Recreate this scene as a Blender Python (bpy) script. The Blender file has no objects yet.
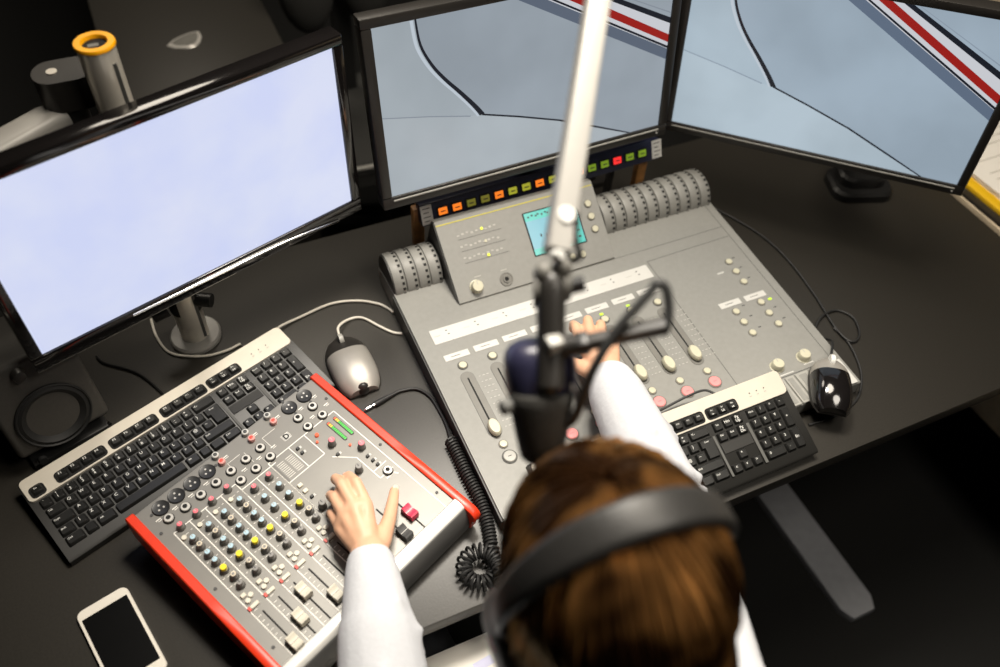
import bpy, bmesh, math, random
from mathutils import Vector, Matrix, Euler
random.seed(7)
V = Vector
T = 0.74                      # desk height; every z below is measured from the desk top
COL = bpy.context.scene.collection
R = math.radians

# ---------------------------------------------------------------- materials
def mat(name, col, rough=0.5, metal=0.0, var=0.06, scale=40.0, bump=0.0, emit=0.0, spec=0.5, coat=0.0, ecol=None):
    m = bpy.data.materials.new(name); m.use_nodes = True
    nt = m.node_tree; b = nt.nodes['Principled BSDF']
    tc = nt.nodes.new('ShaderNodeTexCoord')
    nz = nt.nodes.new('ShaderNodeTexNoise'); nz.inputs['Scale'].default_value = scale; nz.inputs['Detail'].default_value = 4
    nt.links.new(tc.outputs['Object'], nz.inputs['Vector'])
    rp = nt.nodes.new('ShaderNodeValToRGB')
    rp.color_ramp.elements[0].position = 0.3; rp.color_ramp.elements[1].position = 0.7
    rp.color_ramp.elements[0].color = tuple(max(0, c * (1 - var)) for c in col) + (1,)
    rp.color_ramp.elements[1].color = tuple(min(1, c * (1 + var)) for c in col) + (1,)
    nt.links.new(nz.outputs['Fac'], rp.inputs['Fac']); nt.links.new(rp.outputs['Color'], b.inputs['Base Color'])
    b.inputs['Roughness'].default_value = rough; b.inputs['Metallic'].default_value = metal
    b.inputs['Specular IOR Level'].default_value = spec
    b.inputs['Coat Weight'].default_value = coat
    if bump:
        bp = nt.nodes.new('ShaderNodeBump'); bp.inputs['Strength'].default_value = bump; bp.inputs['Distance'].default_value = 0.002
        nt.links.new(nz.outputs['Fac'], bp.inputs['Height']); nt.links.new(bp.outputs['Normal'], b.inputs['Normal'])
    if emit:
        b.inputs['Emission Strength'].default_value = emit
        ec = ecol or col
        b.inputs['Emission Color'].default_value = tuple(ec) + (1,)
    return m

def srgb(r, g, b):
    f = lambda c: (c / 255 / 12.92) if c <= 10 else ((c / 255 + 0.055) / 1.055) ** 2.4
    return (f(r), f(g), f(b))

M = {}
M['desk'] = mat('dark_laminate', (0.027, 0.0245, 0.0205), 0.42, bump=0.05, scale=300, var=0.12)
M['desk_edge'] = mat('desk_edge', (0.02, 0.019, 0.018), 0.5)
M['carpet'] = mat('dark_carpet', (0.0055, 0.0055, 0.005), 0.95, bump=0.6, scale=400, var=0.4)
M['wall'] = mat('dark_wall', (0.012, 0.011, 0.010), 0.9, bump=0.1)
M['steel'] = mat('grey_steel', (0.36, 0.37, 0.40), 0.45, metal=0.3)
M['black'] = mat('black_plastic', (0.012, 0.012, 0.012), 0.4)
M['gloss'] = mat('gloss_black', (0.008, 0.007, 0.007), 0.12, coat=0.5)
M['satin'] = mat('satin_black', (0.022, 0.020, 0.018), 0.38)
M['rubber'] = mat('rubber', (0.014, 0.014, 0.014), 0.55)
M['key'] = mat('key_plastic', (0.009, 0.009, 0.0085), 0.36)
M['keybody'] = mat('keyboard_black', (0.015, 0.0145, 0.013), 0.45)
M['legend'] = mat('legend_white', (0.75, 0.75, 0.72), 0.5)
M['silver'] = mat('silver_plastic', (0.64, 0.595, 0.51), 0.38, metal=0.12, var=0.03)
M['silverm'] = mat('silver_mouse', (0.36, 0.34, 0.31), 0.42, metal=0.35, var=0.03)
M['alu'] = mat('aluminium', (0.72, 0.68, 0.60), 0.34, metal=0.45, var=0.04)
M['armwhite'] = mat('arm_enamel', (0.30, 0.29, 0.27), 0.4, var=0.03)
M['chrome'] = mat('chrome', (0.85, 0.85, 0.85), 0.15, metal=1)
M['con'] = mat('console_grey', (0.238, 0.236, 0.220), 0.48, var=0.04, scale=120)
M['con_dark'] = mat('console_groove', (0.16, 0.155, 0.14), 0.5)
M['con_side'] = mat('console_side', (0.03, 0.03, 0.028), 0.5)
M['con_line'] = mat('console_line', (0.09, 0.09, 0.085), 0.6)
M['con_light'] = mat('console_light_grey', (0.33, 0.325, 0.30), 0.4)
M['cream'] = mat('cream_plastic', (0.52, 0.50, 0.38), 0.4, var=0.04)
M['white'] = mat('white_label', (0.54, 0.535, 0.51), 0.6, var=0.02)
M['print'] = mat('pale_print', (0.42, 0.41, 0.38), 0.6)
M['ink'] = mat('dark_ink', (0.05, 0.05, 0.05), 0.6)
M['pink'] = mat('pink_plastic', (0.78, 0.27, 0.27), 0.4)
M['yprint'] = mat('yellow_print', (0.52, 0.46, 0.04), 0.5)
M['yled'] = mat('yellow_led', (0.7, 0.75, 0.05), 0.4, emit=0.5)
M['gled'] = mat('green_led', (0.45, 0.7, 0.05), 0.4, emit=0.45)
M['lcd_t'] = mat('lcd_teal', (0.05, 0.1, 0.1), 0.2, emit=0.75, ecol=(0.10, 0.72, 0.60))
M['lcd_b'] = mat('lcd_blue', (0.05, 0.1, 0.1), 0.2, emit=0.75, ecol=(0.24, 0.58, 0.72))
M['mix'] = mat('mixer_panel', (0.190, 0.183, 0.168), 0.42, metal=0.25, var=0.03)
M['mixline'] = mat('mixer_print', (0.80, 0.78, 0.72), 0.5)
M['red'] = mat('red_panel', (0.68, 0.036, 0.008), 0.35, var=0.05)
M['redcap'] = mat('red_cap', (0.62, 0.03, 0.08), 0.35)
M['jackring'] = mat('nickel_ring', (.62, .60, .56), .3, metal=.3)
M['pinkring'] = mat('pink_ring', (.75, .36, .33), .4)
M['redknob'] = mat('red_knob', (0.80, 0.16, 0.20), 0.4)
M['blueknob'] = mat('blue_knob', (0.42, 0.60, 0.70), 0.4)
M['yelknob'] = mat('yellow_knob', (0.90, 0.72, 0.0), 0.4)
M['creamknob'] = mat('cream_knob', (0.72, 0.63, 0.48), 0.4)
M['greyknob'] = mat('grey_knob', (0.22, 0.21, 0.20), 0.45)
M['knobbase'] = mat('knob_skirt', (0.13, 0.125, 0.115), 0.5)
M['rail'] = mat('silver_rail', (0.62, 0.61, 0.58), 0.35, metal=0.3, var=0.02)
M['railshade'] = mat('rail_front_shade', (0.085, 0.083, 0.08), 0.45)  # shade on the rail's front face, put into a darker colour
M['facap'] = mat('fader_cap', (0.66, 0.62, 0.52), 0.45)
M['hole'] = mat('hole_black', (0.003, 0.003, 0.003), 0.8)
M['rca_r'] = mat('rca_red', (0.7, 0.06, 0.04), 0.4)
M['mgreen'] = mat('meter_green', (0.05, 0.4, 0.05), 0.3, emit=0.35, ecol=(0.10, 0.62, 0.10))
M['myel'] = mat('meter_yellow', (0.6, 0.4, 0.05), 0.3, emit=0.5, ecol=(0.9, 0.55, 0.05))
M['mred'] = mat('meter_red', (0.6, 0.1, 0.05), 0.3, emit=0.5, ecol=(0.9, 0.12, 0.03))
M['phone'] = mat('phone_white', (0.74, 0.70, 0.62), 0.3, var=0.02)
M['glass'] = mat('black_glass', (0.003, 0.003, 0.003), 0.25)
M['cone'] = mat('speaker_cone', (0.007, 0.007, 0.007), 0.65)
M['spk'] = mat('speaker_box', (0.060, 0.056, 0.050), 0.6, bump=0.1, scale=200)
M['cablew'] = mat('cable_white', (0.72, 0.68, 0.60), 0.45)
M['orange'] = mat('orange_cap', (0.95, 0.42, 0.0), 0.4)
M['wood'] = mat('brown_wood', (0.42, 0.20, 0.065), 0.5, var=0.3, scale=60)
M['beige'] = mat('beige_laminate', (0.55, 0.46, 0.33), 0.5, var=0.1)
M['yellow'] = mat('yellow_card', (0.80, 0.48, 0.01), 0.5)
M['paper'] = mat('paper', (0.80, 0.77, 0.71), 0.8, var=0.02)
M['paperink'] = mat('paper_print', (0.45, 0.42, 0.36), 0.8)
M['lavender'] = mat('lavender_print', (0.62, 0.62, 0.80), 0.8)
M['card'] = mat('brown_card', (0.30, 0.24, 0.16), 0.8)
M['navy'] = mat('navy_enamel', (0.022, 0.022, 0.050), 0.38)
M['navybar'] = mat('navy_bar', (0.012, 0.014, 0.035), 0.4)
M['foam'] = mat('foam', (0.026, 0.025, 0.022), 0.95, bump=0.8, scale=500, var=0.4)
M['leather'] = mat('dark_leather', (0.026, 0.025, 0.024), 0.42, bump=0.2, scale=250)
M['pad'] = mat('headphone_pad', (0.014, 0.013, 0.013), 0.5)
M['skin'] = mat('skin', (0.70, 0.40, 0.255), 0.5, var=0.05, scale=30)
M['lip'] = mat('lip', (0.60, 0.22, 0.18), 0.45)
M['cloth'] = mat('white_knit', (0.57, 0.58, 0.61), 0.9, var=0.02, bump=0.3, scale=160)
M['trouser'] = mat('dark_cloth', (0.015, 0.016, 0.020), 0.9)
M['chairf'] = mat('chair_fabric', (0.030, 0.030, 0.028), 0.85)
M['eye'] = mat('eye_white', (0.8, 0.78, 0.75), 0.2)
M['iris'] = mat('iris', (0.08, 0.05, 0.03), 0.2)
# screens: they give off light
M['scr_l'] = mat('screen_white', (0.02, 0.02, 0.02), 0.25, emit=1.0, ecol=srgb(208, 216, 243), spec=0.3)
def cloudy(m, lo, hi, sc):
    nt = m.node_tree; b = nt.nodes['Principled BSDF']; nz = [n for n in nt.nodes if n.type == 'TEX_NOISE'][0]
    n2 = nt.nodes.new('ShaderNodeTexNoise'); n2.inputs['Scale'].default_value = sc; n2.inputs['Detail'].default_value = 3
    nt.links.new(nz.inputs['Vector'].links[0].from_socket, n2.inputs['Vector'])
    r2 = nt.nodes.new('ShaderNodeValToRGB'); r2.color_ramp.elements[0].position = .35; r2.color_ramp.elements[1].position = .65
    r2.color_ramp.elements[0].color = lo + (1,); r2.color_ramp.elements[1].color = hi + (1,)
    nt.links.new(n2.outputs['Fac'], r2.inputs['Fac']); nt.links.new(r2.outputs['Color'], b.inputs['Emission Color'])
cloudy(M['scr_l'], srgb(204, 212, 244), srgb(214, 220, 243), 9)
def pic(name, c): return mat(name, (0.012, 0.012, 0.012), 0.25, emit=1.0, ecol=srgb(*c), spec=0.3)
for tag_, k in (('c', (0.93, 0.92, 0.90)), ('r', (0.96, 0.985, 0.985))):
    f = lambda a, b, c: tuple(min(255, x * y) for x, y in zip((a, b, c), k))
    M['scr_hi_' + tag_] = pic('picture_pale_' + tag_, f(172, 184, 196))
    M['scr_mid_' + tag_] = pic('picture_blue_' + tag_, f(158, 170, 184))
    M['scr_lo_' + tag_] = pic('picture_low_' + tag_, f(178, 189, 200))
    for k_ in ('hi', 'mid', 'lo'):
        e_ = tuple(M['scr_%s_%s' % (k_, tag_)].node_tree.nodes['Principled BSDF'].inputs['Emission Color'].default_value)[:3]
        cloudy(M['scr_%s_%s' % (k_, tag_)], tuple(x*.90 for x in e_), tuple(x*1.08 for x in e_), 5)
    M['scr_sh_' + tag_] = pic('picture_shade_' + tag_, f(96, 108, 128))
    M['scr_faint_' + tag_] = pic('picture_faint_' + tag_, f(140, 150, 165))
M['scr_w'] = pic('picture_white', (198, 200, 206)); M['scr_glow'] = pic('picture_glow', (186, 196, 206)); M['scr_b'] = pic('picture_black', (22, 26, 36)); M['scr_r'] = pic('picture_red', (150, 26, 22))

# hair: brown, the golden light on it painted in as colour patches
def hair_mat():
    m = mat('hair', (0.1, 0.04, 0.015), 0.38)
    nt = m.node_tree; b = nt.nodes['Principled BSDF']
    nz = [n for n in nt.nodes if n.type == 'TEX_NOISE'][0]; nz.inputs['Scale'].default_value = 15; nz.inputs['Detail'].default_value = 2
    rp = [n for n in nt.nodes if n.type == 'VALTORGB'][0]
    rp.color_ramp.elements[0].color = (0.034, 0.0145, 0.006, 1); rp.color_ramp.elements[1].color = (0.58, 0.28, 0.085, 1)
    rp.color_ramp.elements[0].position = 0.42; rp.color_ramp.elements[1].position = 0.72
    b.inputs['Metallic'].default_value = 0.55; b.inputs['Roughness'].default_value = 0.30
    b.inputs['Specular Tint'].default_value = (1.0, 0.72, 0.35, 1)
    b.inputs['Sheen Weight'].default_value = 0.0
    return m
M['hair'] = hair_mat()
M['fleece'] = mat('orange_pulse', (0.95, 0.25, 0.02), 0.3, emit=0.9, ecol=(1.0, 0.22, 0.02))
KC = {'o': mat('lamp_orange', (0.5, 0.15, 0.02), 0.3, emit=0.95, ecol=(1.0, 0.22, 0.02)),
      'y': mat('lamp_yellowgreen', (0.3, 0.3, 0.02), 0.3, emit=0.55, ecol=(0.55, 0.55, 0.05)),
      'd': mat('lamp_olive', (0.15, 0.15, 0.03), 0.3, emit=0.28, ecol=(0.42, 0.38, 0.05)),
      'g': mat('lamp_green', (0.15, 0.25, 0.02), 0.3, emit=0.40, ecol=(0.30, 0.48, 0.03)),
      'r': mat('lamp_red', (0.5, 0.03, 0.03), 0.3, emit=0.95, ecol=(1.0, 0.03, 0.03))}

# ---------------------------------------------------------------- mesh builder
def rr(w, h, r, n=4):
    pts = []
    for cx, cy, a0 in ((w/2-r, h/2-r, 0), (-w/2+r, h/2-r, 90), (-w/2+r, -h/2+r, 180), (w/2-r, -h/2+r, 270)):
        for i in range(n + 1):
            a = R(a0 + 90 * i / n); pts.append((cx + r*math.cos(a), cy + r*math.sin(a)))
    return pts
def circ(r, n=24): return [(r*math.cos(2*math.pi*i/n), r*math.sin(2*math.pi*i/n)) for i in range(n)]
def smooth_path(pts, n=8):
    pts = [V(p) for p in pts]; out = []
    for i in range(len(pts) - 1):
        p0 = pts[max(i-1, 0)]; p1 = pts[i]; p2 = pts[i+1]; p3 = pts[min(i+2, len(pts)-1)]
        for k in range(n):
            t = k / n
            out.append(0.5 * ((2*p1) + (p2-p0)*t + (2*p0-5*p1+4*p2-p3)*t*t + (3*p1-p0-3*p2+p3)*t**3))
    out.append(pts[-1]); return out
def align(p0, p1):
    d = V(p1) - V(p0); return Matrix.Translation(V(p0)) @ d.to_track_quat('Z', 'Y').to_matrix().to_4x4(), d.length

class MB:
    def __init__(s): s.bm = bmesh.new(); s.ms = []
    def mi(s, m):
        m = M[m] if isinstance(m, str) else m
        if m not in s.ms: s.ms.append(m)
        return s.ms.index(m)
    def add(s, tb, m, X=None):
        i = s.mi(m)
        for f in tb.faces: f.material_index = i
        if X is not None: bmesh.ops.transform(tb, matrix=X, verts=tb.verts)
        me = bpy.data.meshes.new('tmp'); tb.to_mesh(me); tb.free(); s.bm.from_mesh(me); bpy.data.meshes.remove(me)
        return s
    def box(s, c, d, m, X=None, bev=0.0, seg=2):
        tb = bmesh.new(); bmesh.ops.create_cube(tb, size=1, matrix=Matrix.Translation(V(c)) @ Matrix.Diagonal((*d, 1)))
        if bev: bmesh.ops.bevel(tb, geom=tb.edges[:], offset=bev, segments=seg, affect='EDGES', profile=0.5)
        return s.add(tb, m, X)
    def loft(s, rings, m, X=None, cap=True):
        tb = bmesh.new(); L = [[tb.verts.new(p) for p in r] for r in rings]; n = len(L[0])
        for a, b in zip(L, L[1:]):
            for i in range(n): tb.faces.new((a[i], a[(i+1) % n], b[(i+1) % n], b[i]))
        if cap: tb.faces.new(L[0][::-1]); tb.faces.new(L[-1])
        bmesh.ops.recalc_face_normals(tb, faces=tb.faces)
        return s.add(tb, m, X)
    def prism(s, poly, z0, z1, m, X=None, bev=0.0):
        if bev:
            cx = sum(p[0] for p in poly)/len(poly); cy = sum(p[1] for p in poly)/len(poly)
            mx = max(max(abs(p[0]-cx), abs(p[1]-cy)) for p in poly); k = 1 - bev/mx
            small = [(cx+(x-cx)*k, cy+(y-cy)*k) for x, y in poly]
            return s.loft([[(x, y, z0) for x, y in poly], [(x, y, z1-bev) for x, y in poly], [(x, y, z1) for x, y in small]], m, X)
        return s.loft([[(x, y, z0) for x, y in poly], [(x, y, z1) for x, y in poly]], m, X)
    def cyl(s, p0, p1, r0, r1, m, n=24, bev=0.0, X=None):
        A, L = align(p0, p1); X = A if X is None else X @ A
        pr = [(0, r0)] + ([(L-bev, r1), (L-bev*.3, r1-bev*.3*1.0), (L, r1-bev)] if bev else [(L, r1)])
        return s.loft([[(x, y, z) for x, y in circ(r, n)] for z, r in pr], m, X)
    def lathe(s, prof, m, X=None, n=32):
        return s.loft([[(x, y, z) for x, y in circ(max(r, 1e-5), n)] for r, z in prof], m, X)
    def ball(s, c, rad, m, X=None, u=20, v=12):
        tb = bmesh.new(); rad = (rad,)*3 if not hasattr(rad, '__len__') else rad
        bmesh.ops.create_uvsphere(tb, u_segments=u, v_segments=v, radius=1, matrix=Matrix.Translation(V(c)) @ Matrix.Diagonal((*rad, 1)))
        return s.add(tb, m, X)
    def rcone(s, p0, p1, r0, r1, m='skin', n=16, h=5):
        A, L = align(p0, p1); rings = []
        for i in range(h): a = -math.pi/2*(1 - (i+.15)/h); rings.append((r0*math.cos(a), r0*math.sin(a)))
        rings += [(r0 + (r1-r0)*t, L*t) for t in (0, .33, .66, 1)]
        for i in range(1, h): a = math.pi/2*(i+.0)/h; rings.append((r1*math.cos(a), L + r1*math.sin(a)))
        return s.lathe(rings, m, A, n)
    def tube(s, pts, r, m, n=8, sm=8, X=None, squash=None):
        P = smooth_path(pts, sm) if sm else [V(p) for p in pts]; rings = []
        t = (P[1]-P[0]).normalized(); up = V((0, 0, 1)) if abs(t.z) < .9 else V((1, 0, 0)); nrm = (up - t*up.dot(t)).normalized()
        for i, p in enumerate(P):
            t = (P[min(i+1, len(P)-1)] - P[max(i-1, 0)]).normalized(); nrm = (nrm - t*nrm.dot(t)).normalized(); b = t.cross(nrm)
            ra = r[0] + (r[1]-r[0])*i/(len(P)-1) if isinstance(r, tuple) else r
            rb = ra*squash if squash else ra
            rings.append([p + nrm*math.cos(2*math.pi*k/n)*rb + b*math.sin(2*math.pi*k/n)*ra for k in range(n)])
        return s.loft(rings, m, X)
    def flat(s, poly, z, m, X=None):
        tb = bmesh.new(); tb.faces.new([tb.verts.new((x, y, z)) for x, y in poly])
        if tb.faces[:] and True:
            bmesh.ops.recalc_face_normals(tb, faces=tb.faces)
            tb.faces.ensure_lookup_table(); tb.faces[0].normal_update()
            if tb.faces[0].normal.z < 0: tb.faces[0].normal_flip()
        return s.add(tb, m, X)
    def text(s, body, size, m, X, align_='CENTER', bold=.008):
        cu = bpy.data.curves.new('t', 'FONT'); cu.body = body; cu.size = size; cu.offset = bold*size*1.0; cu.align_x = align_; cu.align_y = 'CENTER'; cu.resolution_u = 2
        o = bpy.data.objects.new('t', cu); COL.objects.link(o); bpy.context.view_layer.update()
        me = bpy.data.meshes.new_from_object(o.evaluated_get(bpy.context.evaluated_depsgraph_get()))
        bpy.data.objects.remove(o); bpy.data.curves.remove(cu)
        tb = bmesh.new(); tb.from_mesh(me); bpy.data.meshes.remove(me)
        return s.add(tb, m, X)
    def mesh(s, name, ang=35, root=None):
        if root is not None: bmesh.ops.transform(s.bm, matrix=MW[root.name].inverted(), verts=s.bm.verts)
        me = bpy.data.meshes.new(name); s.bm.to_mesh(me); s.bm.free()
        for m in s.ms: me.materials.append(m)
        if ang: me.shade_smooth(); me.set_sharp_from_angle(angle=R(ang))
        return me
    def build(s, name, parent=None, loc=(0, 0, 0), rot=(0, 0, 0), ang=35, world=False, label=None):
        """world=True: the geometry was given in desk coordinates, move it into the parent's frame"""
        me = s.mesh(name, ang, parent if world else None)
        return link(name, me, parent, loc, rot, label)

MW = {}
def link(name, me, parent=None, loc=(0, 0, 0), rot=(0, 0, 0), label=None):
    o = bpy.data.objects.new(name, me); COL.objects.link(o); o.location = loc; o.rotation_euler = rot
    if parent is not None:
        o.parent = parent
        if parent.name in MW: pass
    else:
        o.location = V(loc) + V((0, 0, T))
    MW[o.name] = (MW[parent.name] if parent is not None else Matrix.Identity(4)) @ Matrix.LocRotScale(V(loc), Euler(rot), None)
    if label: o['label'] = label
    return o
def tag(o, label, cat, group=None):
    o['label'] = label; o['category'] = cat
    if group: o['group'] = group
    return o
def thing(name, label, cat, loc=(0, 0, 0), rot=(0, 0, 0), group=None):
    return tag(link(name, None, None, loc, rot), label, cat, group)
def copy_tree(o, parent=None):
    c = o.copy(); COL.objects.link(c); c.parent = parent
    for ch in [x for x in bpy.data.objects if x.parent == o]: copy_tree(ch, c)
    return c
def struct(name, mb, ang=35):
    o = mb.build(name, ang=ang); o['kind'] = 'structure'; return o
def voxel(mb, name, size, smooth_n, parent, m, label=None):
    """one continuous surface from overlapping round forms"""
    me = mb.mesh('v', 0); o = bpy.data.objects.new('v', me); COL.objects.link(o)
    md = o.modifiers.new('r', 'REMESH'); md.mode = 'VOXEL'; md.voxel_size = size
    sm = o.modifiers.new('s', 'SMOOTH'); sm.factor = 0.5; sm.iterations = smooth_n
    bpy.context.view_layer.update()
    me2 = bpy.data.meshes.new_from_object(o.evaluated_get(bpy.context.evaluated_depsgraph_get()))
    bpy.data.objects.remove(o); bpy.data.meshes.remove(me)
    me2.transform(MW[parent.name].inverted()); me2.materials.clear(); me2.materials.append(M[m]); me2.shade_smooth(); me2.name = name
    return link(name, me2, parent, label=label)

FLOOR = -T
# ---------------------------------------------------------------- room
b = MB(); b.box((1.0, 1.5, FLOOR-.05), (8, 8, .1), 'carpet'); struct('floor', b)
b = MB(); b.box((1.0, 5.55, .7), (8, .1, 2.9), 'wall'); struct('wall_back', b)
b = MB(); b.box((1.0, -2.55, .7), (8, .1, 2.9), 'wall'); struct('wall_front', b)
b = MB(); b.box((-3.05, 1.5, .7), (.1, 8, 2.9), 'wall'); struct('wall_left', b)
b = MB(); b.box((5.05, 1.5, .7), (.1, 8, 2.9), 'wall'); struct('wall_right', b)
b = MB(); b.box((1.0, 1.5, 2.2), (8, 8, .1), 'wall'); struct('ceiling', b)

# ---------------------------------------------------------------- desk
d = thing('desk', 'dark grey laminate studio desk carrying the consoles, keyboards and monitors', 'desk', (.4, .84, FLOOR))
b = MB(); b.box((.36, .843, -.0145), (2.31, .80, .029), 'desk', bev=.0015); b.build('desk_top', d, world=True)
for x in (1.165, -.45):
    b = MB(); b.box((x, .85, -.375), (.085, .12, .69), 'steel', bev=.004); b.build('leg', d, world=True)
    b = MB()
    pl = [(x-.044, 1.2), (x-.044, .375), (x-.03, .345), (x+.03, .345), (x+.044, .375), (x+.044, 1.2)]
    b.prism(pl, FLOOR, FLOOR+.022, 'steel', bev=.002); b.build('foot', d, world=True, label='flat grey steel foot reaching out on the floor')
b = MB(); b.box((.36, 1.0, -.1), (1.5, .02, .1), 'steel'); b.build('crossbar', d, world=True)

d = thing('counter', 'dark grey counter top with a silver badge, standing behind the left monitor', 'counter', (.145, 2.4, FLOOR))
b = MB(); b.box((.145, 2.62, -.015), (.41, 1.9, .03), 'desk', bev=.002); b.build('top', d, world=True)
b = MB(); b.box((.145, 2.62, -.385), (.36, 1.8, .709), 'satin'); b.build('cabinet', d, world=True)
b = MB()
sh = [(-.031, .012), (-.016, .019), (0, .0205), (.018, .019), (.031, .013), (.026, -.004), (.012, -.02), (0, -.026), (-.012, -.02), (-.026, -.004)]
X = Matrix.Translation((.135, 2.03, 0)) @ Matrix.Rotation(R(24), 4, 'Z') @ Matrix.Diagonal((1.5, 1.35, 1, 1))
b.prism(sh, 0, .004, 'jackring', X, bev=.003)
b.prism([(x*.78, y*.75) for x, y in sh], .004, .0048, 'con_dark', X)
b.build('badge', d, world=True, label='silver shield shaped badge')

# office chair behind the desk
ch = thing('office_chair', 'black padded office chair standing in the dark behind the gap between monitors', 'chair', (.60, 1.96, FLOOR))
b = MB(); b.prism(rr(.46, .44, .1, 6), -.33, -.27, 'chairf', Matrix.Translation((.60, 1.96, 0)), bev=.02); b.build('seat', ch, world=True)
b = MB(); b.tube([(.40, 1.745, -.268), (.50, 1.735, -.266), (.62, 1.735, -.266), (.77, 1.745, -.268)], .006, 'con_light'); b.build('lit_seat_edge', ch, world=True)  # pale tube modelled for the light caught by the seat's front edge
for x in (.445, .60):
    b = MB(); b.ball((x, 2.05, .10), (.075, .05, .15), 'chairf'); b.build('back_pad', ch, world=True)
b = MB(); b.box((.54, 2.10, -.1), (.05, .02, .5), 'black'); b.build('back_bar', ch, world=True)
b = MB(); b.cyl((.60, 1.96, FLOOR+.08), (.60, 1.96, -.33), .025, .025, 'black'); b.build('column', ch, world=True)
for k in range(5):
    a = 2*math.pi*k/5
    b = MB(); e = V((.60+.24*math.cos(a), 1.96+.24*math.sin(a), FLOOR+.06)); b.tube([(.60, 1.96, FLOOR+.1), e], (.024, .014), 'black', sm=0); b.build('base_spoke', ch, world=True)
    b = MB(); b.cyl(e+V((-.012, 0, -.03)), e+V((.012, 0, -.03)), .03, .03, 'black', n=14); b.build('castor', ch, world=True)

# ---------------------------------------------------------------- monitors
def frame_of(TL, TR, BR, BL):
    TL, TR, BR, BL = map(V, (TL, TR, BR, BL))
    u = ((TR-TL)+(BR-BL))/2; v = ((BL-TL)+(BR-TR))/2; w, h = u.length, v.length; c = (TL+TR+BR+BL)/4
    u.normalize(); v = -(v - u*v.dot(u)).normalized(); n = u.cross(v)
    m = Matrix((u, v, n)).transposed().to_4x4(); m.translation = c
    return m, w, h, c, u, v, n
PICT = dict(curve=[(.131, 0), (.140, .14), (.170, .26), (.208, .357), (.254, .453), (.300, .555), (.325, .62)],
            line=[(.325, .62), (.45, .69), (.604, .785), (.76, .905), (.88, 1.0)], faint=[(0, .50), (.15, .555), (.285, .613)])
def strip(pts, wd):
    L, Rr = [], []
    for i, p in enumerate(pts):
        a = V(pts[max(i-1, 0)]); c = V(pts[min(i+1, len(pts)-1)]); t = (c-a).normalized(); n = V((-t.y, t.x))
        w = wd(i/(len(pts)-1)) if callable(wd) else wd
        L.append(V(p)+n*w); Rr.append(V(p)-n*w)
    return [(q.x, q.y) for q in L + Rr[::-1]]
def picture(mb, w, h, t):
    def put(poly, z, m):   # picture coordinates: 0..1 right, 0..1 down; clipped to the panel
        q = []
        for x, y in poly: q.append(((min(max(x, 0), 1)-.5)*w, (.5-min(max(y, 0), 1))*h))
        mb.flat(q, z, m)
    def band(a0, b0, a1, b1, z, m):
        put([(a0, 0), (b0, 0), (1, b1), (1, a1)], z, m)
    put([(0, 0), (1, 0), (1, 1), (0, 1)], .0002, 'scr_mid_'+t)
    cv = [tuple(p) for p in smooth_path([(x, y, 0) for x, y in PICT['curve']], 5)]; cv = [(p[0], p[1]) for p in cv]
    put([(0, 0)] + cv + [(.285, .613), (.15, .555), (0, .5)], .0003, 'scr_hi_'+t)
    put([(0, .5), (.15, .555), (.285, .613)] + PICT['line'] + [(.88, 1), (0, 1)], .0004, 'scr_lo_'+t)
    put(strip(PICT['faint'], .003), .0006, 'scr_faint_'+t)
    put(strip(cv, lambda s: .003+.0065*s), .0007, 'scr_b')
    put(strip([(x-.012, y+.004) for x, y in cv], lambda s: .005), .0005, 'scr_glow')
    put(strip(PICT['line'], .0048), .0007, 'scr_b')
    put([(.68, 0), (1, 0), (1, .27)], .0003, 'scr_mid_'+t)
    band(.44, .505, .557, .49, .0004, 'scr_sh_'+t)
    band(.505, .640, .49, .330, .0005, 'scr_w')
    band(.512, .524, .487, .472, .0006, 'scr_b')
    band(.553, .600, .450, .402, .0006, 'scr_r')
    band(.632, .662, .335, .300, .0006, 'scr_b')
    band(.676, .680, .275, .268, .0006, 'scr_faint_'+t)

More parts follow.
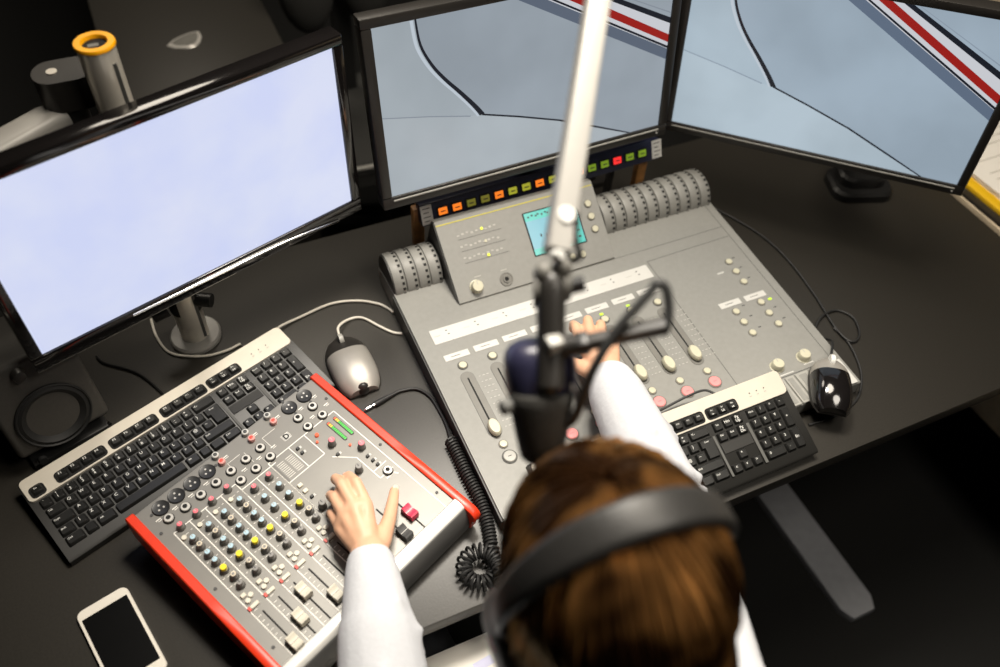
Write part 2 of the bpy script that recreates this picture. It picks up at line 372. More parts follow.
def monitor(label, corners, kind, bz, screen_label):
    X, w, h, c, u, v, n = frame_of(*corners)
    base = c - n*.02
    root = thing('monitor', label, 'monitor', base)
    side, top, bot = bz
    body = 'gloss' if kind == 'l' else 'satin'
    b = MB()
    W = w + 2*side; cy = (top-bot)/2; H = h + top + bot
    # bezel: four bars round the panel, chamfered
    D = .030
    for (x, y, sx, sy) in ((0, h/2+top/2, W, top), (0, -h/2-bot/2, W, bot), (-w/2-side/2, 0, side, h), (w/2+side/2, 0, side, h)):
        b.box((x, y, -D/2+.004), (sx+.0005, sy+.0005, D), body, X, bev=.003)
    b.build('bezel', root, world=True)
    if kind == 'l':
        b = MB(); b.tube([(-w*.25, -h/2-bot*.25, .0045), (0, -h/2-bot*.30, .006), (w*.25, -h/2-bot*.42, .006), (w*.44, -h/2-bot*.9, .0045)], (.0022), 'chrome', X=X)  # chrome tube shaped like the curved reflection on the glossy lower bezel
        b.build('glint_trim', root, world=True)
    else:
        b = MB(); b.box((0, -h/2-bot*.30, .0045), (w*.995, .003, .003), 'con_light', X, bev=.001); b.build('glint_trim', root, world=True)
        b = MB(); b.cyl(X @ V((w/2-.004, -h/2-bot*.6, .0035)), X @ V((w/2-.004, -h/2-bot*.6, .0052)), .0018, .0018, 'legend', n=10); b.build('power_lamp', root, world=True)
    b = MB()
    if kind == 'l': b.flat([(-w/2, -h/2), (w/2, -h/2), (w/2, h/2), (-w/2, h/2)], .0002, 'scr_l', X)
    else:
        pb = MB(); picture(pb, w, h, kind); bmesh.ops.transform(pb.bm, matrix=X, verts=pb.bm.verts); b = pb
    o = b.build('screen', root, world=True, ang=0, label=screen_label)
    b = MB()
    b.loft([[X @ V((x, y+cy, z)) for x, y in rr(W*k-.004, H*k-.004, .01)] for z, k in ((-.0005, 1), (-.026, 1), (-.036, .9), (-.048, .6))], 'satin')
    b.build('back_cover', root, world=True)
    return root, X, w, h
LC = ([-.234, .941, .492], [.263, 1.093, .492], [.265, 1.088, .211], [-.232, .936, .211])
CC = ([.325, 1.101, .505], [.845, 1.106, .510], [.848, 1.070, .223], [.328, 1.064, .218])
RC = ([.900, 1.123, .490], [1.256, .745, .517], [1.272, .738, .210], [.916, 1.116, .183])
mon_l, XL, wl, hl = monitor('glossy black monitor with a blank pale screen, mounted on the silver pole', LC, 'l', (.017, .017, .027), 'blank pale lavender screen')
mon_c, XC, wc, hc = monitor('black monitor directly above the grey broadcast console and its row of lamps', CC, 'c', (.017, .016, .022), 'pale blue picture with dark curve and red stripe')
mon_r, XR, wr_, hr_ = monitor('black monitor turned inward above the bare right part of the desk', RC, 'r', (.015, .015, .020), 'pale blue picture with dark curve and red stripe')
# stands
b = MB(); b.box((0, -.02, -.058), (.10, .12, .022), 'satin', XC, bev=.004)
bc = XC @ V((0, -.06, -.075)); b.cyl((bc.x, bc.y+.025, .012), (bc.x, bc.y+.02, bc.z+.04), .022, .018, 'satin'); b.build('stand_neck', mon_c, world=True)
b = MB(); b.prism(rr(.24, .12, .04, 6), 0, .014, 'satin', Matrix.Translation((bc.x, bc.y+.015, 0)), bev=.004); b.build('stand_base', mon_c, world=True)
bp = V((1.305, .968, 0)); az = XR @ V((.11, -.06, -.05))
b = MB(); b.prism(rr(.13, .10, .03, 6), 0, .022, 'black', Matrix.Translation((bp.x+.03, bp.y+.005, 0)) @ Matrix.Rotation(R(-20), 4, 'Z'), bev=.006)
b.prism(rr(.10, .07, .03, 6), .022, .045, 'black', Matrix.Translation((bp.x+.03, bp.y+.01, 0)) @ Matrix.Rotation(R(-20), 4, 'Z'), bev=.006); b.build('stand_base', mon_r, world=True)
b = MB(); b.tube([(bp.x+.03, bp.y+.02, .03), (bp.x, bp.y+.04, .14), (az.x+.02, az.y+.05, .26), az], (.024, .02), 'satin', n=14)
b.build('stand_neck', mon_r, world=True)

# monitor arm on silver pole
pa = thing('monitor_mount', 'silver pole with yellow cap and grey arm behind the blank monitor', 'monitor mount', (-.037, 1.084, 0))
PX, PY = -.037, 1.084
b = MB(); b.cyl((PX, PY, .010), (PX, PY, .5625), .0235, .0235, 'alu', n=40)
for a in (-48, 42, 132): # extrusion grooves
    g = V((PX+.0232*math.cos(R(a)), PY+.0232*math.sin(R(a)), 0)); b.box((g.x, g.y, .28), (.005, .005, .53), 'con_line')
b.build('pole', pa, world=True)
b = MB(); b.lathe([(.043, 0), (.043, .006), (.040, .010), (.0, .010)], 'armwhite', Matrix.Translation((PX, PY, 0)), n=40); b.build('base_disc', pa, world=True)
b = MB()
b.loft([[V((PX, PY, z)) + V((x, y, 0)) for x, y in circ(r, 36)] for r, z in ((.0245, .5635), (.0255, .5645), (.0255, .5675), (.0245, .569), (.0165, .569), (.0155, .5675), (.0155, .558))], 'orange', cap=False)
b.build('pole_cap', pa, world=True, label='yellow ring cap with dark opening')
b = MB(); b.cyl((PX, PY, .5626), (PX, PY, .5635), .017, .017, 'hole'); b.box((PX-.002, PY-.003, .5645), (.013, .007, .003), 'con_dark', Matrix.Identity(4)); b.build('cap_insert', pa, world=True)
b = MB(); hub = V((-.085, 1.128, .485))
b.loft([[V((x, y, z)) for x, y in [((hub.x-.002)+p[0]*.9, hub.y+p[1]) for p in rr(.085, .056, .027, 8)]] for z in (.468, .513)], 'satin')
b.loft([[V((hub.x-.01+x, hub.y+y, z)) for x, y in circ(.022, 24)] for z in (.40, .468)], 'black')
b.cyl((hub.x-.015, hub.y, .513), (hub.x-.015, hub.y, .5145), .007, .007, 'alu', n=16)
b.build('clamp_joint', pa, world=True)
elb = V((-.31, 1.003, .44))
b = MB(); A_, L_ = align((hub.x-.022, hub.y-.011, .45), elb)
b.loft([[(x, y, z) for x, y in rr(.045, w_, .010, 4)] for z, w_ in ((0, .036), (.02, .046), (L_, .052))], 'armwhite', A_); b.build('arm_link', pa, world=True)
b = MB(); b.cyl(elb+V((0, 0, -.035)), elb+V((0, 0, .03)), .028, .028, 'satin', bev=.004)
vp = XL @ V((-.09, .06, -.058)); b.tube([elb+V((0, 0, -.01)), elb+V((.05, .02, -.02)), vp+V((-.03, .03, 0)), vp], .014, 'satin', n=12)
b.box((0, 0, 0), (.09, .09, .008), 'satin', XL @ Matrix.Translation((-.09, .06, -.0535)), bev=.002); b.build('mount_plate', pa, world=True)
b = MB(); b.cyl((PX-.03, PY-.005, .09), (PX-.055, PY-.01, .085), .014, .012, 'black'); b.cyl((PX+.02, PY-.012, .10), (PX+.042, PY-.025, .10), .012, .012, 'black', n=14)
b.lathe([(.027, .075), (.027, .115)], 'black', Matrix.Translation((PX, PY+.004, .0))); b.build('cable_clip', pa, world=True)

# ---------------------------------------------------------------- speaker
SX = Matrix.Translation((-.285, .905, 0)) @ Matrix.Rotation(R(17), 4, 'Z')
sp = thing('loudspeaker', 'small black loudspeaker with round cone, beside the blank monitor', 'speaker', (-.252, .909, 0), (0, 0, R(17)))
S = Matrix.Translation((0, 0, .012)) @ Matrix.Rotation(R(-14), 4, 'X')
b = MB(); b.box((0, .078, .094), (.140, .14, .158), 'spk', S @ Matrix.Translation((0, .0, .012)), bev=.008, seg=3); b.build('cabinet', sp); b = MB(); b.box((0, .075, .006), (.12, .12, .012), 'rubber', bev=.003); b.build('foot_pad', sp)
F = S @ Matrix.Translation((0, .006, .076)) @ Matrix.Rotation(R(90), 4, 'X')
b = MB(); b.loft([[(x, y, z) for x, y in circ(r, 40)] for r, z in ((.054, 0), (.054, .003), (.052, .004), (.050, .002), (.045, .004), (.039, -.001), (.018, -.012), (.014, -.008), (.006, -.003))], 'cone', F, cap=False); b.build('woofer', sp)
b = MB(); b.cyl((-.012, .090, .0), (-.012, .090, .012), .010, .009, 'satin', X=F, bev=.002); b.build('tweeter', sp)
b = MB(); b.cyl((.060, -.062, 0), (.060, -.062, .004), .003, .003, 'chrome', X=F, n=12); b.build('power_lamp', sp); b = MB(); b.cyl((-.045, -.062, 0), (-.045, -.062, .006), .007, .006, 'black', X=F, n=14); b.build('volume_knob', sp)
b = MB(); b.tube([(-.20, 1.10, .003), (-.190, 1.08, .003), (-.150, 1.045, .003), (-.128, 1.012, .003), (-.107, .965, .003)], .0022, 'black'); b.build('cable', sp, world=True)

# ---------------------------------------------------------------- keyboards
def key_mesh(w, h, leg, size=.0068, tall=.0075):
    b = MB(); W, H = w-.0012, h-.0012
    b.loft([[(x, y, 0) for x, y in rr(W, H, .0016, 2)], [(x*.97, y*.97, tall*.35) for x, y in rr(W, H, .0018, 2)],
            [(x, y+.0008, tall-.0006) for x, y in rr(W-.0048, H-.0044, .0018, 2)], [(x, y+.0008, tall) for x, y in rr(W-.0062, H-.0058, .0015, 2)]], 'key')
    if leg:
        lines = leg if isinstance(leg, tuple) else (leg,)
        sx = -W/2+.0072 if len(lines[0]) <= 2 else -W/2+.0078
        for i, t in enumerate(lines):
            b.text(t, size if len(t) <= 2 else size*.62, 'legend', Matrix.Translation((sx, .0040-.0062*i if len(lines) > 1 else .0028, tall+.00015)))
    return b.mesh('key', 30)
KW, KD, U = .457, .158, .01905
def keyboard(label, loc, rot, group):
    root = thing('keyboard', label, 'keyboard', loc, rot, group)   # local: x right, y back, origin under the middle
    z0, z1 = .011, .017
    b = MB(); prof = [(-KD/2, .002), (-KD/2, .012), (-KD/2+.004, .015), (KD/2-.004, .0215), (KD/2, .018), (KD/2, .002)]
    b.loft([[(x, y, z) for y, z in prof] for x in (-KW/2, -KW/2+.0015)] + [[(x, y, z) for y, z in prof] for x in (KW/2-.0015, KW/2)], 'keybody'); b.build('case', root)
    def top(y): return .0152 + (y+KD/2)/KD*.0060
    tilt = math.atan(.0060/KD)
    yb = KD/2-.044
    b = MB(); pl = [(x, y + (KD/2 - .0222)) for x, y in rr(KW-.004, .043, .008, 5)]
    b.loft([[(x, y, top(y)-.004) for x, y in pl], [(x, y, top(y)+.0028) for x, y in pl], [(x*.997, y, top(y)+.0036) for x, y in pl]], 'silver'); b.build('silver_band', root)
    x0 = -KW/2+.0095
    def place(name, m, x, y, dz=0): link(name, m, root, (x, y, top(y)-.003+dz), (tilt, 0, 0))
    # function row
    yf = KD/2-.0305; fx = [0] + [2*U+i*U for i in range(4)] + [6.5*U+i*U for i in range(4)] + [11*U+i*U for i in range(4)] + [15.35*U+i*U for i in range(3)]
    names = ['Esc'] + ['F%d' % i for i in range(1, 13)] + [('Prt', 'Scr'), ('Scr', 'Lk'), ('Pau', 'se')]
    pk = [(0, 1), (2*U, 4), (6.5*U, 4), (11*U, 4), (15.35*U, 3)]
    for px, n in pk:
        b = MB(); X = Matrix.Translation((x0+px+n*U/2, yf, top(yf)+.0037)) @ Matrix.Rotation(tilt, 4, 'X')
        b.prism(rr(n*U+.003, U+.002, .006, 4), 0, .0006, 'hole', X); b.build('key_well', root)
    for fxx, nm in zip(fx, names): place('function_key', key_mesh(U*.97, U*.86, nm, .0058), x0+fxx+U/2, yf, .0042)
    for i in range(3):
        b = MB(); X = Matrix.Translation((x0+19.9*U+i*.014, KD/2-.022, top(KD/2-.022)+.0037)) @ Matrix.Rotation(tilt, 4, 'X')
        b.cyl((0, 0, 0), (0, 0, .0005), .0011, .0011, 'ink', n=10, X=X); b.box((0, -.006, .0002), (.004, .0012, .0004), 'print', X); b.build('indicator_lamp', root)
    rows = [[('`', 1)] + [(t, 1) for t in (('!', '1'), ('"', '2'), ('£', '3'), ('$', '4'), ('%', '5'), ('^', '6'), ('&', '7'), ('*', '8'), ('(', '9'), (')', '0'), ('_', '-'), ('+', '='))] + [('<-', 2)],
            [('Tab', 1.5)] + [(t, 1) for t in 'QWERTYUIOP'] + [('{', 1), ('}', 1)],
            [('Caps', 1.75)] + [(t, 1) for t in 'ASDFGHJKL'] + [(':', 1), ('@', 1), ('~', 1)],
            [('Shift', 1.25), ('|', 1)] + [(t, 1) for t in 'ZXCVBNM'] + [('<', 1), ('>', 1), ('?', 1), ('Shift', 2.75)],
            [('Ctrl', 1.5), ('', 1), ('Alt', 1.5), ('', 6), ('Alt', 1.25), ('', 1), ('', 1.25), ('Ctrl', 1.5)]]
    yr = KD/2-.0455-U/2; cache = {}
    for r, row in enumerate(rows):
        x = x0; y = yr - r*U
        for t, w in row:
            k = (w, t)
            if k not in cache: cache[k] = key_mesh(w*U, U, t)
            place('key', cache[k], x+w*U/2, y); x += w*U
    # tall return key
    b = MB(); Wk = U
    out = [(-.75*U, U), (.75*U, U), (.75*U, -U), (-.5*U, -U), (-.5*U, 0), (-.75*U, 0)]
    def ins(p, k): return [(x - math.copysign(k, x), (y - math.copysign(k, y)) if abs(y) > 1e-6 else y + k) for x, y in p]
    b.loft([[(x, y, 0) for x, y in ins(out, .0007)], [(x, y, .003) for x, y in ins(out, .001)], [(x, y, .0075) for x, y in ins(out, .0034)]], 'key')
    b.text('Enter', .0036, 'legend', Matrix.Translation((0, .012, .0077)))
    link('key', b.mesh('key', 30), root, (x0+14.25*U, yr-1.5*U, top(yr-1.5*U)-.003), (tilt, 0, 0))
    # cursor blocks
    xc = x0+15.35*U
    for i, t in enumerate([('Ins',), ('Hm',), ('Pg', 'Up'), ('Del',), ('End',), ('Pg', 'Dn')]):
        place('key', key_mesh(U, U, t if len(t) > 1 else t[0]), xc+(i % 3+.5)*U, yr-(i//3)*U)
    for t, i, r in (('^', 1, 3), ('<', 0, 4), ('v', 1, 4), ('>', 2, 4)): place('key', key_mesh(U, U, t), xc+(i+.5)*U, yr-r*U)
    xn = x0+18.75*U
    for r, row in enumerate((('Num', '/', '*', '-'), ('7', '8', '9'), ('4', '5', '6'), ('1', '2', '3'))):
        for i, t in enumerate(row): place('key', key_mesh(U, U, t), xn+(i+.5)*U, yr-r*U)
    place('key', key_mesh(2*U, U, '0'), xn+U, yr-4*U); place('key', key_mesh(U, U, '.'), xn+2.5*U, yr-4*U)
    place('key', key_mesh(U, 2*U, '+'), xn+3.5*U, yr-1.5*U); place('key', key_mesh(U, 2*U, 'En'), xn+3.5*U, yr-3.5*U)
    # grey strips between the blocks
    b = MB()
    for xa, wd in ((x0+15.175*U, .004), (x0+18.55*U, .005)):
        b.box((xa, yr-2*U, top(yr-2*U)+.0006), (wd, 5*U, .001), 'con_line', Matrix.Identity(4))
    b.box((xc+1.5*U, yr-2.0*U, top(yr-2*U)+.0009), (2.9*U, .9*U, .0012), 'keybody'); b.build('divider', root)
    return root
KBG = None
a1 = math.atan2(.153, .431)
uK = V((math.cos(a1), math.sin(a1), 0)); vK = V((uK.y, -uK.x, 0))
k1c = V((-.0910, .8770, .0028))
kb = keyboard('black keyboard with silver band, lying behind the red-sided mixer', (k1c.x, k1c.y, k1c.z), (R(2.0), 0, R(19.9)), KBG)
# second keyboard: tilted on the console's front edge
kb.scale = (1.012, 1, 1); kb.location -= uK*.0027
kb2 = copy_tree(kb)
kb2['label'] = "black keyboard with silver band, propped on the broadcast console's front edge under the white sleeve"
tl2 = R(18.6); yw2 = R(.6)
M2 = Matrix.Rotation(yw2, 4, 'Z') @ Matrix.Rotation(tl2, 4, 'X')
c2 = V((.8210, .4535, .0185)) - M2 @ V((KW/2, -KD/2*.93, .015))
kb2.scale = (1, .93, 1); kb2.location = c2 + V((0, 0, T)); kb2.rotation_euler = M2.to_euler()
MW[kb2.name] = Matrix.Translation(c2) @ M2 @ Matrix.Diagonal((1, .93, 1, 1))
b = MB(); b.tube([(-.100, 1.150, .004), (-.098, 1.105, .003), (-.082, 1.060, .003), (-.037, 1.034, .003), (.0, 1.030, .003), (.030, 1.036, .003)], .0022, 'cablew'); b.tube([(.085, 1.030, .010), (.102, 1.046, .006), (.141, 1.057, .003), (.199, 1.067, .003), (.245, 1.056, .003), (.276, 1.036, .003), (.290, 1.018, .003), (.2955, 1.004, .003)], .0022, 'cablew')
b.build('cable', kb, world=True, label='thin white cable')
b = MB(); b.tube([(.70, .592, .065), (.69, .606, .062), (.665, .612, .052), (.62, .610, .044), (.56, .602, .044)], .002, 'rubber'); b.build('cable', kb2, world=True)

# ---------------------------------------------------------------- mice
def mouse_shell(L, W, H, m, X, k=1.0):
    rings = []
    for i in range(13):
        t = i/12; y = (-.5+t)*L
        w = W/2*math.sqrt(max(0, 1-(2*abs(t-.46)/1.09)**3.2)); hh = H*(math.sin(math.pi*(.10+.80*t))**.7)*(1-.25*t)
        rings.append([(w*k*math.copysign(abs(math.cos(a))**.8, math.cos(a)), y, .004+hh*max(0, math.sin(a))**.8) for a in [math.pi*j/14 for j in range(15)]] )
    return rings
def loftopen(b, rings, m, X=None, closed=False):
    tb = bmesh.new(); L = [[tb.verts.new(p) for p in r] for r in rings]; n = len(L[0])
    for a, c in zip(L, L[1:]):
        for i in range(n if closed else n-1): tb.faces.new((a[i], a[(i+1) % n], c[(i+1) % n], c[i]))
    tb.faces.new(L[0]); tb.faces.new(L[-1][::-1])
    if not closed: tb.faces.new([r[0] for r in L]); tb.faces.new([r[-1] for r in L][::-1])
    bmesh.ops.recalc_face_normals(tb, faces=tb.faces); b.add(tb, m, X)
mo = thing('computer_mouse', 'silver mouse with white cable, between the red-sided mixer and the broadcast console', 'mouse', (.190, .914, 0), (0, 0, R(2)))
rg = mouse_shell(.126, .076, .036, 0, None)
b = MB(); loftopen(b, rg[:9], 'silverm'); b.build('palm_shell', mo)
b = MB(); loftopen(b, [[(x*1.0, y, z) for x, y, z in r] for r in rg[8:]], 'satin'); b.build('button', mo)
b = MB(); loftopen(b, [[(x*1.045, y, z*.42) for x, y, z in r] for r in rg], 'satin'); b.build('base', mo)
b = MB(); b.cyl((-.004, .047, .026), (.004, .047, .026), .0095, .0095, 'con_light', bev=.002); b.build('scroll_wheel', mo)
b = MB(); b.ball((0, -.058, .012), (.012, .008, .014), 'satin'); b.build('rear_logo_plate', mo)
b = MB(); b.tube([(.190, .972, .012), (.194, 1.000, .012), (.217, 1.018, .004), (.242, 1.014, .003), (.264, .983, .003), (.281, .961, .003), (.2955, .952, .003)], .0022, 'cablew'); b.build('cable', mo, world=True)
MZ = .0375
mo2 = thing('computer_mouse', 'black mouse with silver front, on the right front corner of the broadcast console', 'mouse', (.902, .541, MZ), (0, 0, R(-34)))
rg = mouse_shell(.111, .067, .038, 0, None)
b = MB(); loftopen(b, rg[:9], 'gloss'); b.build('palm_shell', mo2)
b = MB(); loftopen(b, rg[8:], 'silverm'); b.build('button', mo2)
b = MB(); loftopen(b, [[(x*1.04, y, z*.4) for x, y, z in r] for r in rg], 'satin'); b.build('base', mo2)
b = MB(); b.cyl((-.004, .041, .026), (.004, .041, .026), .010, .010, 'legend', bev=.002); b.build('scroll_wheel', mo2)
b = MB(); b.tube([(.992, 1.12, .003), (.999, 1.048, .003), (1.032, .973, .003), (1.052, .911, .003), (1.057, .839, .003), (1.047, .748, .003), (1.030, .665, .004), (1.034, .628, .005), (1.060, .634, .004), (1.078, .672, .003), (1.061, .700, .003), (1.024, .697, .0065), (.992, .676, .006), (.987, .650, .012), (.972, .622, .040), (.948, .598, .050), (.936, .588, .050)], .0021, 'rubber')
b.tube([(1.028, .667, .003), (1.030, .630, .003), (1.018, .588, .003), (.998, .553, .003), (.963, .522, .003), (.916, .508, .003), (.877, .507, .003), (.850, .510, .003)], .0021, 'rubber'); b.build('cable', mo2, world=True)

# ---------------------------------------------------------------- phone
ph = thing('smartphone', 'white smartphone with black screen lying on the desk', 'phone', (-.2375, .5855, 0), (0, 0, R(13.8)))
b = MB(); b.loft([[(x, y, z) for x, y in rr(.0715*k, .142*k2, .010, 6)] for z, k, k2 in ((0, .96, .98), (.002, 1, 1), (.0055, 1, 1), (.007, .975, .988))], 'phone'); b.build('body', ph)
b = MB(); b.prism(rr(.0625, .110, .0005, 2), .007, .0073, 'glass', Matrix.Translation((0, .001, 0))); b.build('screen', ph, label='black screen')
b = MB(); b.cyl((0, -.0625, .007), (0, -.0625, .0073), .0055, .0055, 'print', n=20); b.cyl((0, -.0625, .0073), (0, -.0625, .0074), .0048, .0048, 'phone', n=20); b.build('home_button', ph)
# ---------------------------------------------------------------- broadcast console
K = 1.0143; OX, OY, ZF, SL = .297*K, .527*K, .0317, .0386    # front-left corner, front height, slope of the top
con = thing('broadcast_console', 'large grey broadcast console with round cream faders, under the middle monitor', 'mixing console', (OX, OY, 0))
def q(x, y): return ((x-.297)*K, (y-.527)*K)
def ctop(y): return ZF + y*SL
CT = math.atan(SL); CXT = lambda x, y, dz=0: Matrix.Translation((x, y, ctop(y)+dz)) @ Matrix.Rotation(CT, 4, 'X')
CW, CD = .657*K, .463*K
b = MB()
prof = [(0, .004), (0, ZF-.002), (.002, ZF), (CD, ctop(CD)), (CD+.085, ctop(CD)-.012), (CD+.085, .004)]
b.loft([[(x, y, z) for y, z in prof] for x in (.0, CW)], 'con'); o = b.build('body', con)
b = MB()
for x in (-.0015, CW+.0015):
    b = MB(); b.loft([[(xx, y, z) for y, z in [(0.001, .002), (.001, ZF-.004), (CD, ctop(CD)-.004), (CD, .002)]] for xx in (x-.0015, x+.0015)], 'con_side'); b.build('side_cheek', con)
def cline(b, pts, w=.0011, m='con_line', dz=.0002):
    for (xa, ya), (xb, yb) in zip(pts, pts[1:]):
        xa, ya = q(xa, ya); xb, yb = q(xb, yb); dx, dy = xb-xa, yb-ya; L = math.hypot(dx, dy); nx, ny = -dy/L*w/2, dx/L*w/2
        b.loft([[(x, y, ctop(y)+h) for x, y in ((xa+nx, ya+ny), (xb+nx, yb+ny), (xb-nx, yb-ny), (xa-nx, ya-ny))] for h in (-.0003, dz)], m)
b = MB()
cline(b, [(.755, .898), (.754, .53)]); cline(b, [(.755, .897), (.936, .899)]); cline(b, [(.762, .925), (.938, .925)]); cline(b, [(.9385, .99), (.937, .585)])
cline(b, [(.80, .584), (.937, .584)], .0018); cline(b, [(.6, .925), (.762, .925)], .0008)
b.build('panel_seam', con)
# printed fader scales: small pale dashes
for i in range(8):
    b = MB(); xc = .348+.0533*i+.0265
    for j in range(10):
        for k in range(3):
            x, y = q(xc-.008+.007*k, .775-.0115*j)
            b.box((0, 0, .0001), (.004 if k else .0025, .0012, .0003), 'print', CXT(x, y))
    b.build('fader_scale', con)
b = MB()
for (px, py) in [(.907+.005, .841+.006), (.907+.004, .816+.006), (.907+.004, .789+.006), (.863, .742), (.862, .717), (.862, .690), (.915, .718), (.915, .691)]:
    x, y = q(px, py); b.box((0, 0, .0001), (.006, .002, .0003), 'ink', CXT(x, y))
x, y = q(.868, .823); b.box((0, 0, .0001), (.014, .003, .0003), 'white', CXT(x, y))
x, y = q(.845, .588); b.box((0, 0, .0001), (.03, .002, .0003), 'white', CXT(x, y))
x, y = q(.895, .593); b.box((0, 0, .0001), (.02, .002, .0003), 'white', CXT(x, y))
b.build('panel_print', con)
# long white strip of names
b = MB(); x0, y0 = q(.323, .860); x1, y1 = q(.748, .891)
X = CXT((x0+x1)/2, (y0+y1)/2); b.prism(rr(x1-x0, y1-y0, .001, 2), 0, .0006, 'white', X)
for i in range(16):
    xx = -(x1-x0)/2 + (x1-x0)*(i+.5)/16 ; 
    if i % 2: b.box((xx-.012, .007, .0007), (.003, .002, .0003), 'ink', X); b.box((xx-.010, -.001, .0007), (.003, .002, .0003), 'ink', X)
    else: b.box((xx-.004, .001, .0007), (.012, .001, .0003), 'print', X)
b.build('label_strip', con)
lab = MB(); lab.prism(rr(.044, .0125, .0005, 2), 0, .0006, 'white'); lab.box((-.002, .000, .0007), (.017, .001, .0002), 'ink'); lab = lab.mesh('label')
for i in range(8):
    x, y = q(.348+.0533*i, .8275+.001*i); link('label', lab, con, (x, y, ctop(y)), (CT, 0, 0))
for px, py in ((.8425, .754), (.8955, .753)): x, y = q(px, py); link('label', lab, con, (x, y, ctop(y)), (CT, 0, 0))
bt = MB()
bt.lathe([(.0088, 0), (.0088, .0012), (.0080, .0016), (.0070, .0012)], 'con_line'); bt.lathe([(.0068, 0), (.0068, .0028), (.0060, .0036), (.0001, .0039)], 'cream'); bt = bt.mesh('button')
bs = MB()
bs.lathe([(.0078, 0), (.0078, .0010), (.0071, .0013), (.0064, .0010)], 'con_dark'); bs.lathe([(.0062, 0), (.0062, .0026), (.0054, .0034), (.0001, .0037)], 'cream'); bs = bs.mesh('button')
pk = MB(); pk.lathe([(.0122, 0), (.0122, .0012), (.0112, .0016), (.0104, .0010)], 'con_dark'); pk.lathe([(.0102, 0), (.0102, .0026), (.0090, .0036), (.0001, .0038)], 'pink'); pk.box((0, 0, .0039), (.006, .0012, .0004), 'redknob'); pk = pk.mesh('pink_button')
wk = MB(); wk.lathe([(.0122, 0), (.0122, .0012), (.0112, .0016), (.0104, .0010)], 'con_line'); wk.lathe([(.0102, 0), (.0102, .0026), (.0090, .0036), (.0001, .0038)], 'con_light'); wk.box((0, 0, .0039), (.006, .0012, .0004), 'ink'); wk = wk.mesh('large_button')
trk = MB(); L = .134
trk.prism([(x, y) for x, y in rr(.0235, L, .0117, 8)], 0, .0005, 'con_line'); trk.prism(rr(.0225, L-.001, .0112, 8), 0, .0007, 'con_dark'); trk.prism(rr(.0028, .108, .001, 2), 0, .0010, 'hole'); trk = trk.mesh('fader_track')
fk = MB(); fk.loft([[(x*a, y*c_, z) for x, y in circ(1, 28)] for a, c_, z in ((.0085, .0145, .001), (.0098, .0160, .004), (.0096, .0158, .008), (.0075, .0132, .0115), (.004, .008, .0118), (.0001, .0003, .0112))], 'cream'); fk = fk.mesh('fader_knob')
led = MB(); led.prism(rr(.007, .0045, .001, 2), 0, .0010, 'gled'); led = led.mesh('channel_lamp')
KY = [.673, .69, .70, .74, .72, .679, .677, .680]
for i in range(8):
    cx = .348+.0533*i
    x, y = q(cx+.001, .8045); link('button', bt, con, (x, y, ctop(y)), (CT, 0, 0))
    x, y = q(cx-.001, .725); t_ = link('fader_track', trk, con, (x, y, ctop(y)), (CT, 0, 0))
    x2, y2 = q(cx, KY[i]); link('fader_knob', fk, t_, (0, y2-y, .0008))
    x, y = q(cx+.001, .643); link('button', bs, con, (x, y, ctop(y)), (CT, 0, 0))
    x, y = q(cx+.001, .6195)
    link('pink_button' if i else 'large_button', pk if i else wk, con, (x, y, ctop(y)), (CT, 0, 0), 'round pink button' if i else None)
    if i in (4, 5, 6): x, y = q(cx+.001, .817); link('channel_lamp', led, con, (x, y, ctop(y)), (CT, 0, 0), 'small lit green lamp')
for px, py in ((.898, .841), (.897, .8155), (.896, .789), (.842, .734), (.8415, .709), (.842, .683), (.897, .736), (.896, .710), (.897, .683)):
    x, y = q(px, py); link('button', bs, con, (x, y, ctop(y)), (CT, 0, 0))
x, y = q(.917, .737); link('channel_lamp', led, con, (x, y, ctop(y)), (CT, 0, 0), 'small lit green lamp')
dial = MB(); dial.lathe([(.0125, 0), (.0125, .001), (.0110, .0015), (.0105, .010), (.0092, .0125), (.0001, .0128)], 'cream', n=28); dial.box((0, .006, .0128), (.0012, .008, .0006), 'print'); dial = dial.mesh('dial')
for px in (.838, .893): x, y = q(px, .606); link('dial', dial, con, (x, y, ctop(y)), (CT, 0, 0))
# the flat keys on the right front corner
for i, (px, wd) in enumerate(((.823, .017), (.843, .017), (.868, .026), (.9005, .034))):
    b = MB(); b.prism(rr(wd, .054, .001, 2), 0, .003, 'con_light', bev=.0008); b.box((0, 0, .003), (wd*.55, .046, .0012), 'con')
    x, y = q(px, .554); b.build('flat_key', con, (x, y, ctop(y)), (CT, 0, 0))
b = MB(); b.prism(rr(.02, .052, .001, 2), 0, .0025, 'white'); x, y = q(.938, .554); b.build('corner_strip', con, (x, y, ctop(y)), (CT, 0, 0))
# ribbed rolls at the back
def roll(xa, xb, n):
    b = MB(); yc, zc, r = .512, .0475, .0465; pitch = (xb-xa)/n; rings = []
    for i in range(n):
        s = xa+i*pitch; e = s+pitch
        for x, k in ((s, .90), (s+.0009, .905), (s+.0012, .985), (s+.003, 1.0), (e-.003, 1.0), (e-.0012, .985), (e-.0009, .905)): rings.append((x, r*k))
    rings.append((xb, r*.9))
    b.loft([[(x, yc+rad*math.cos(a), zc+rad*math.sin(a)) for a in [2*math.pi*j/48 for j in range(48)]] for x, rad in rings], 'con')
    for x in (xa-.0004, xb+.0004): b.cyl((x-.0006, yc, zc), (x+.0006, yc, zc), r*.92, r*.92, 'con_side', n=40)
    for i in range(n):
        x = xa+i*pitch+.0066
        x = xa+(i+1)*pitch-.0052
        for j in range(15):
            a = R(-10+13.5*j)
            X = Matrix.Translation((x, yc, zc)) @ Matrix.Rotation(a, 4, 'X') @ Matrix.Translation((0, 0, 0))
            b.box((0, r+.0001, 0), (.0046, .0008, .0048), 'hole', X)
    b.build('ribbed_roll', con)
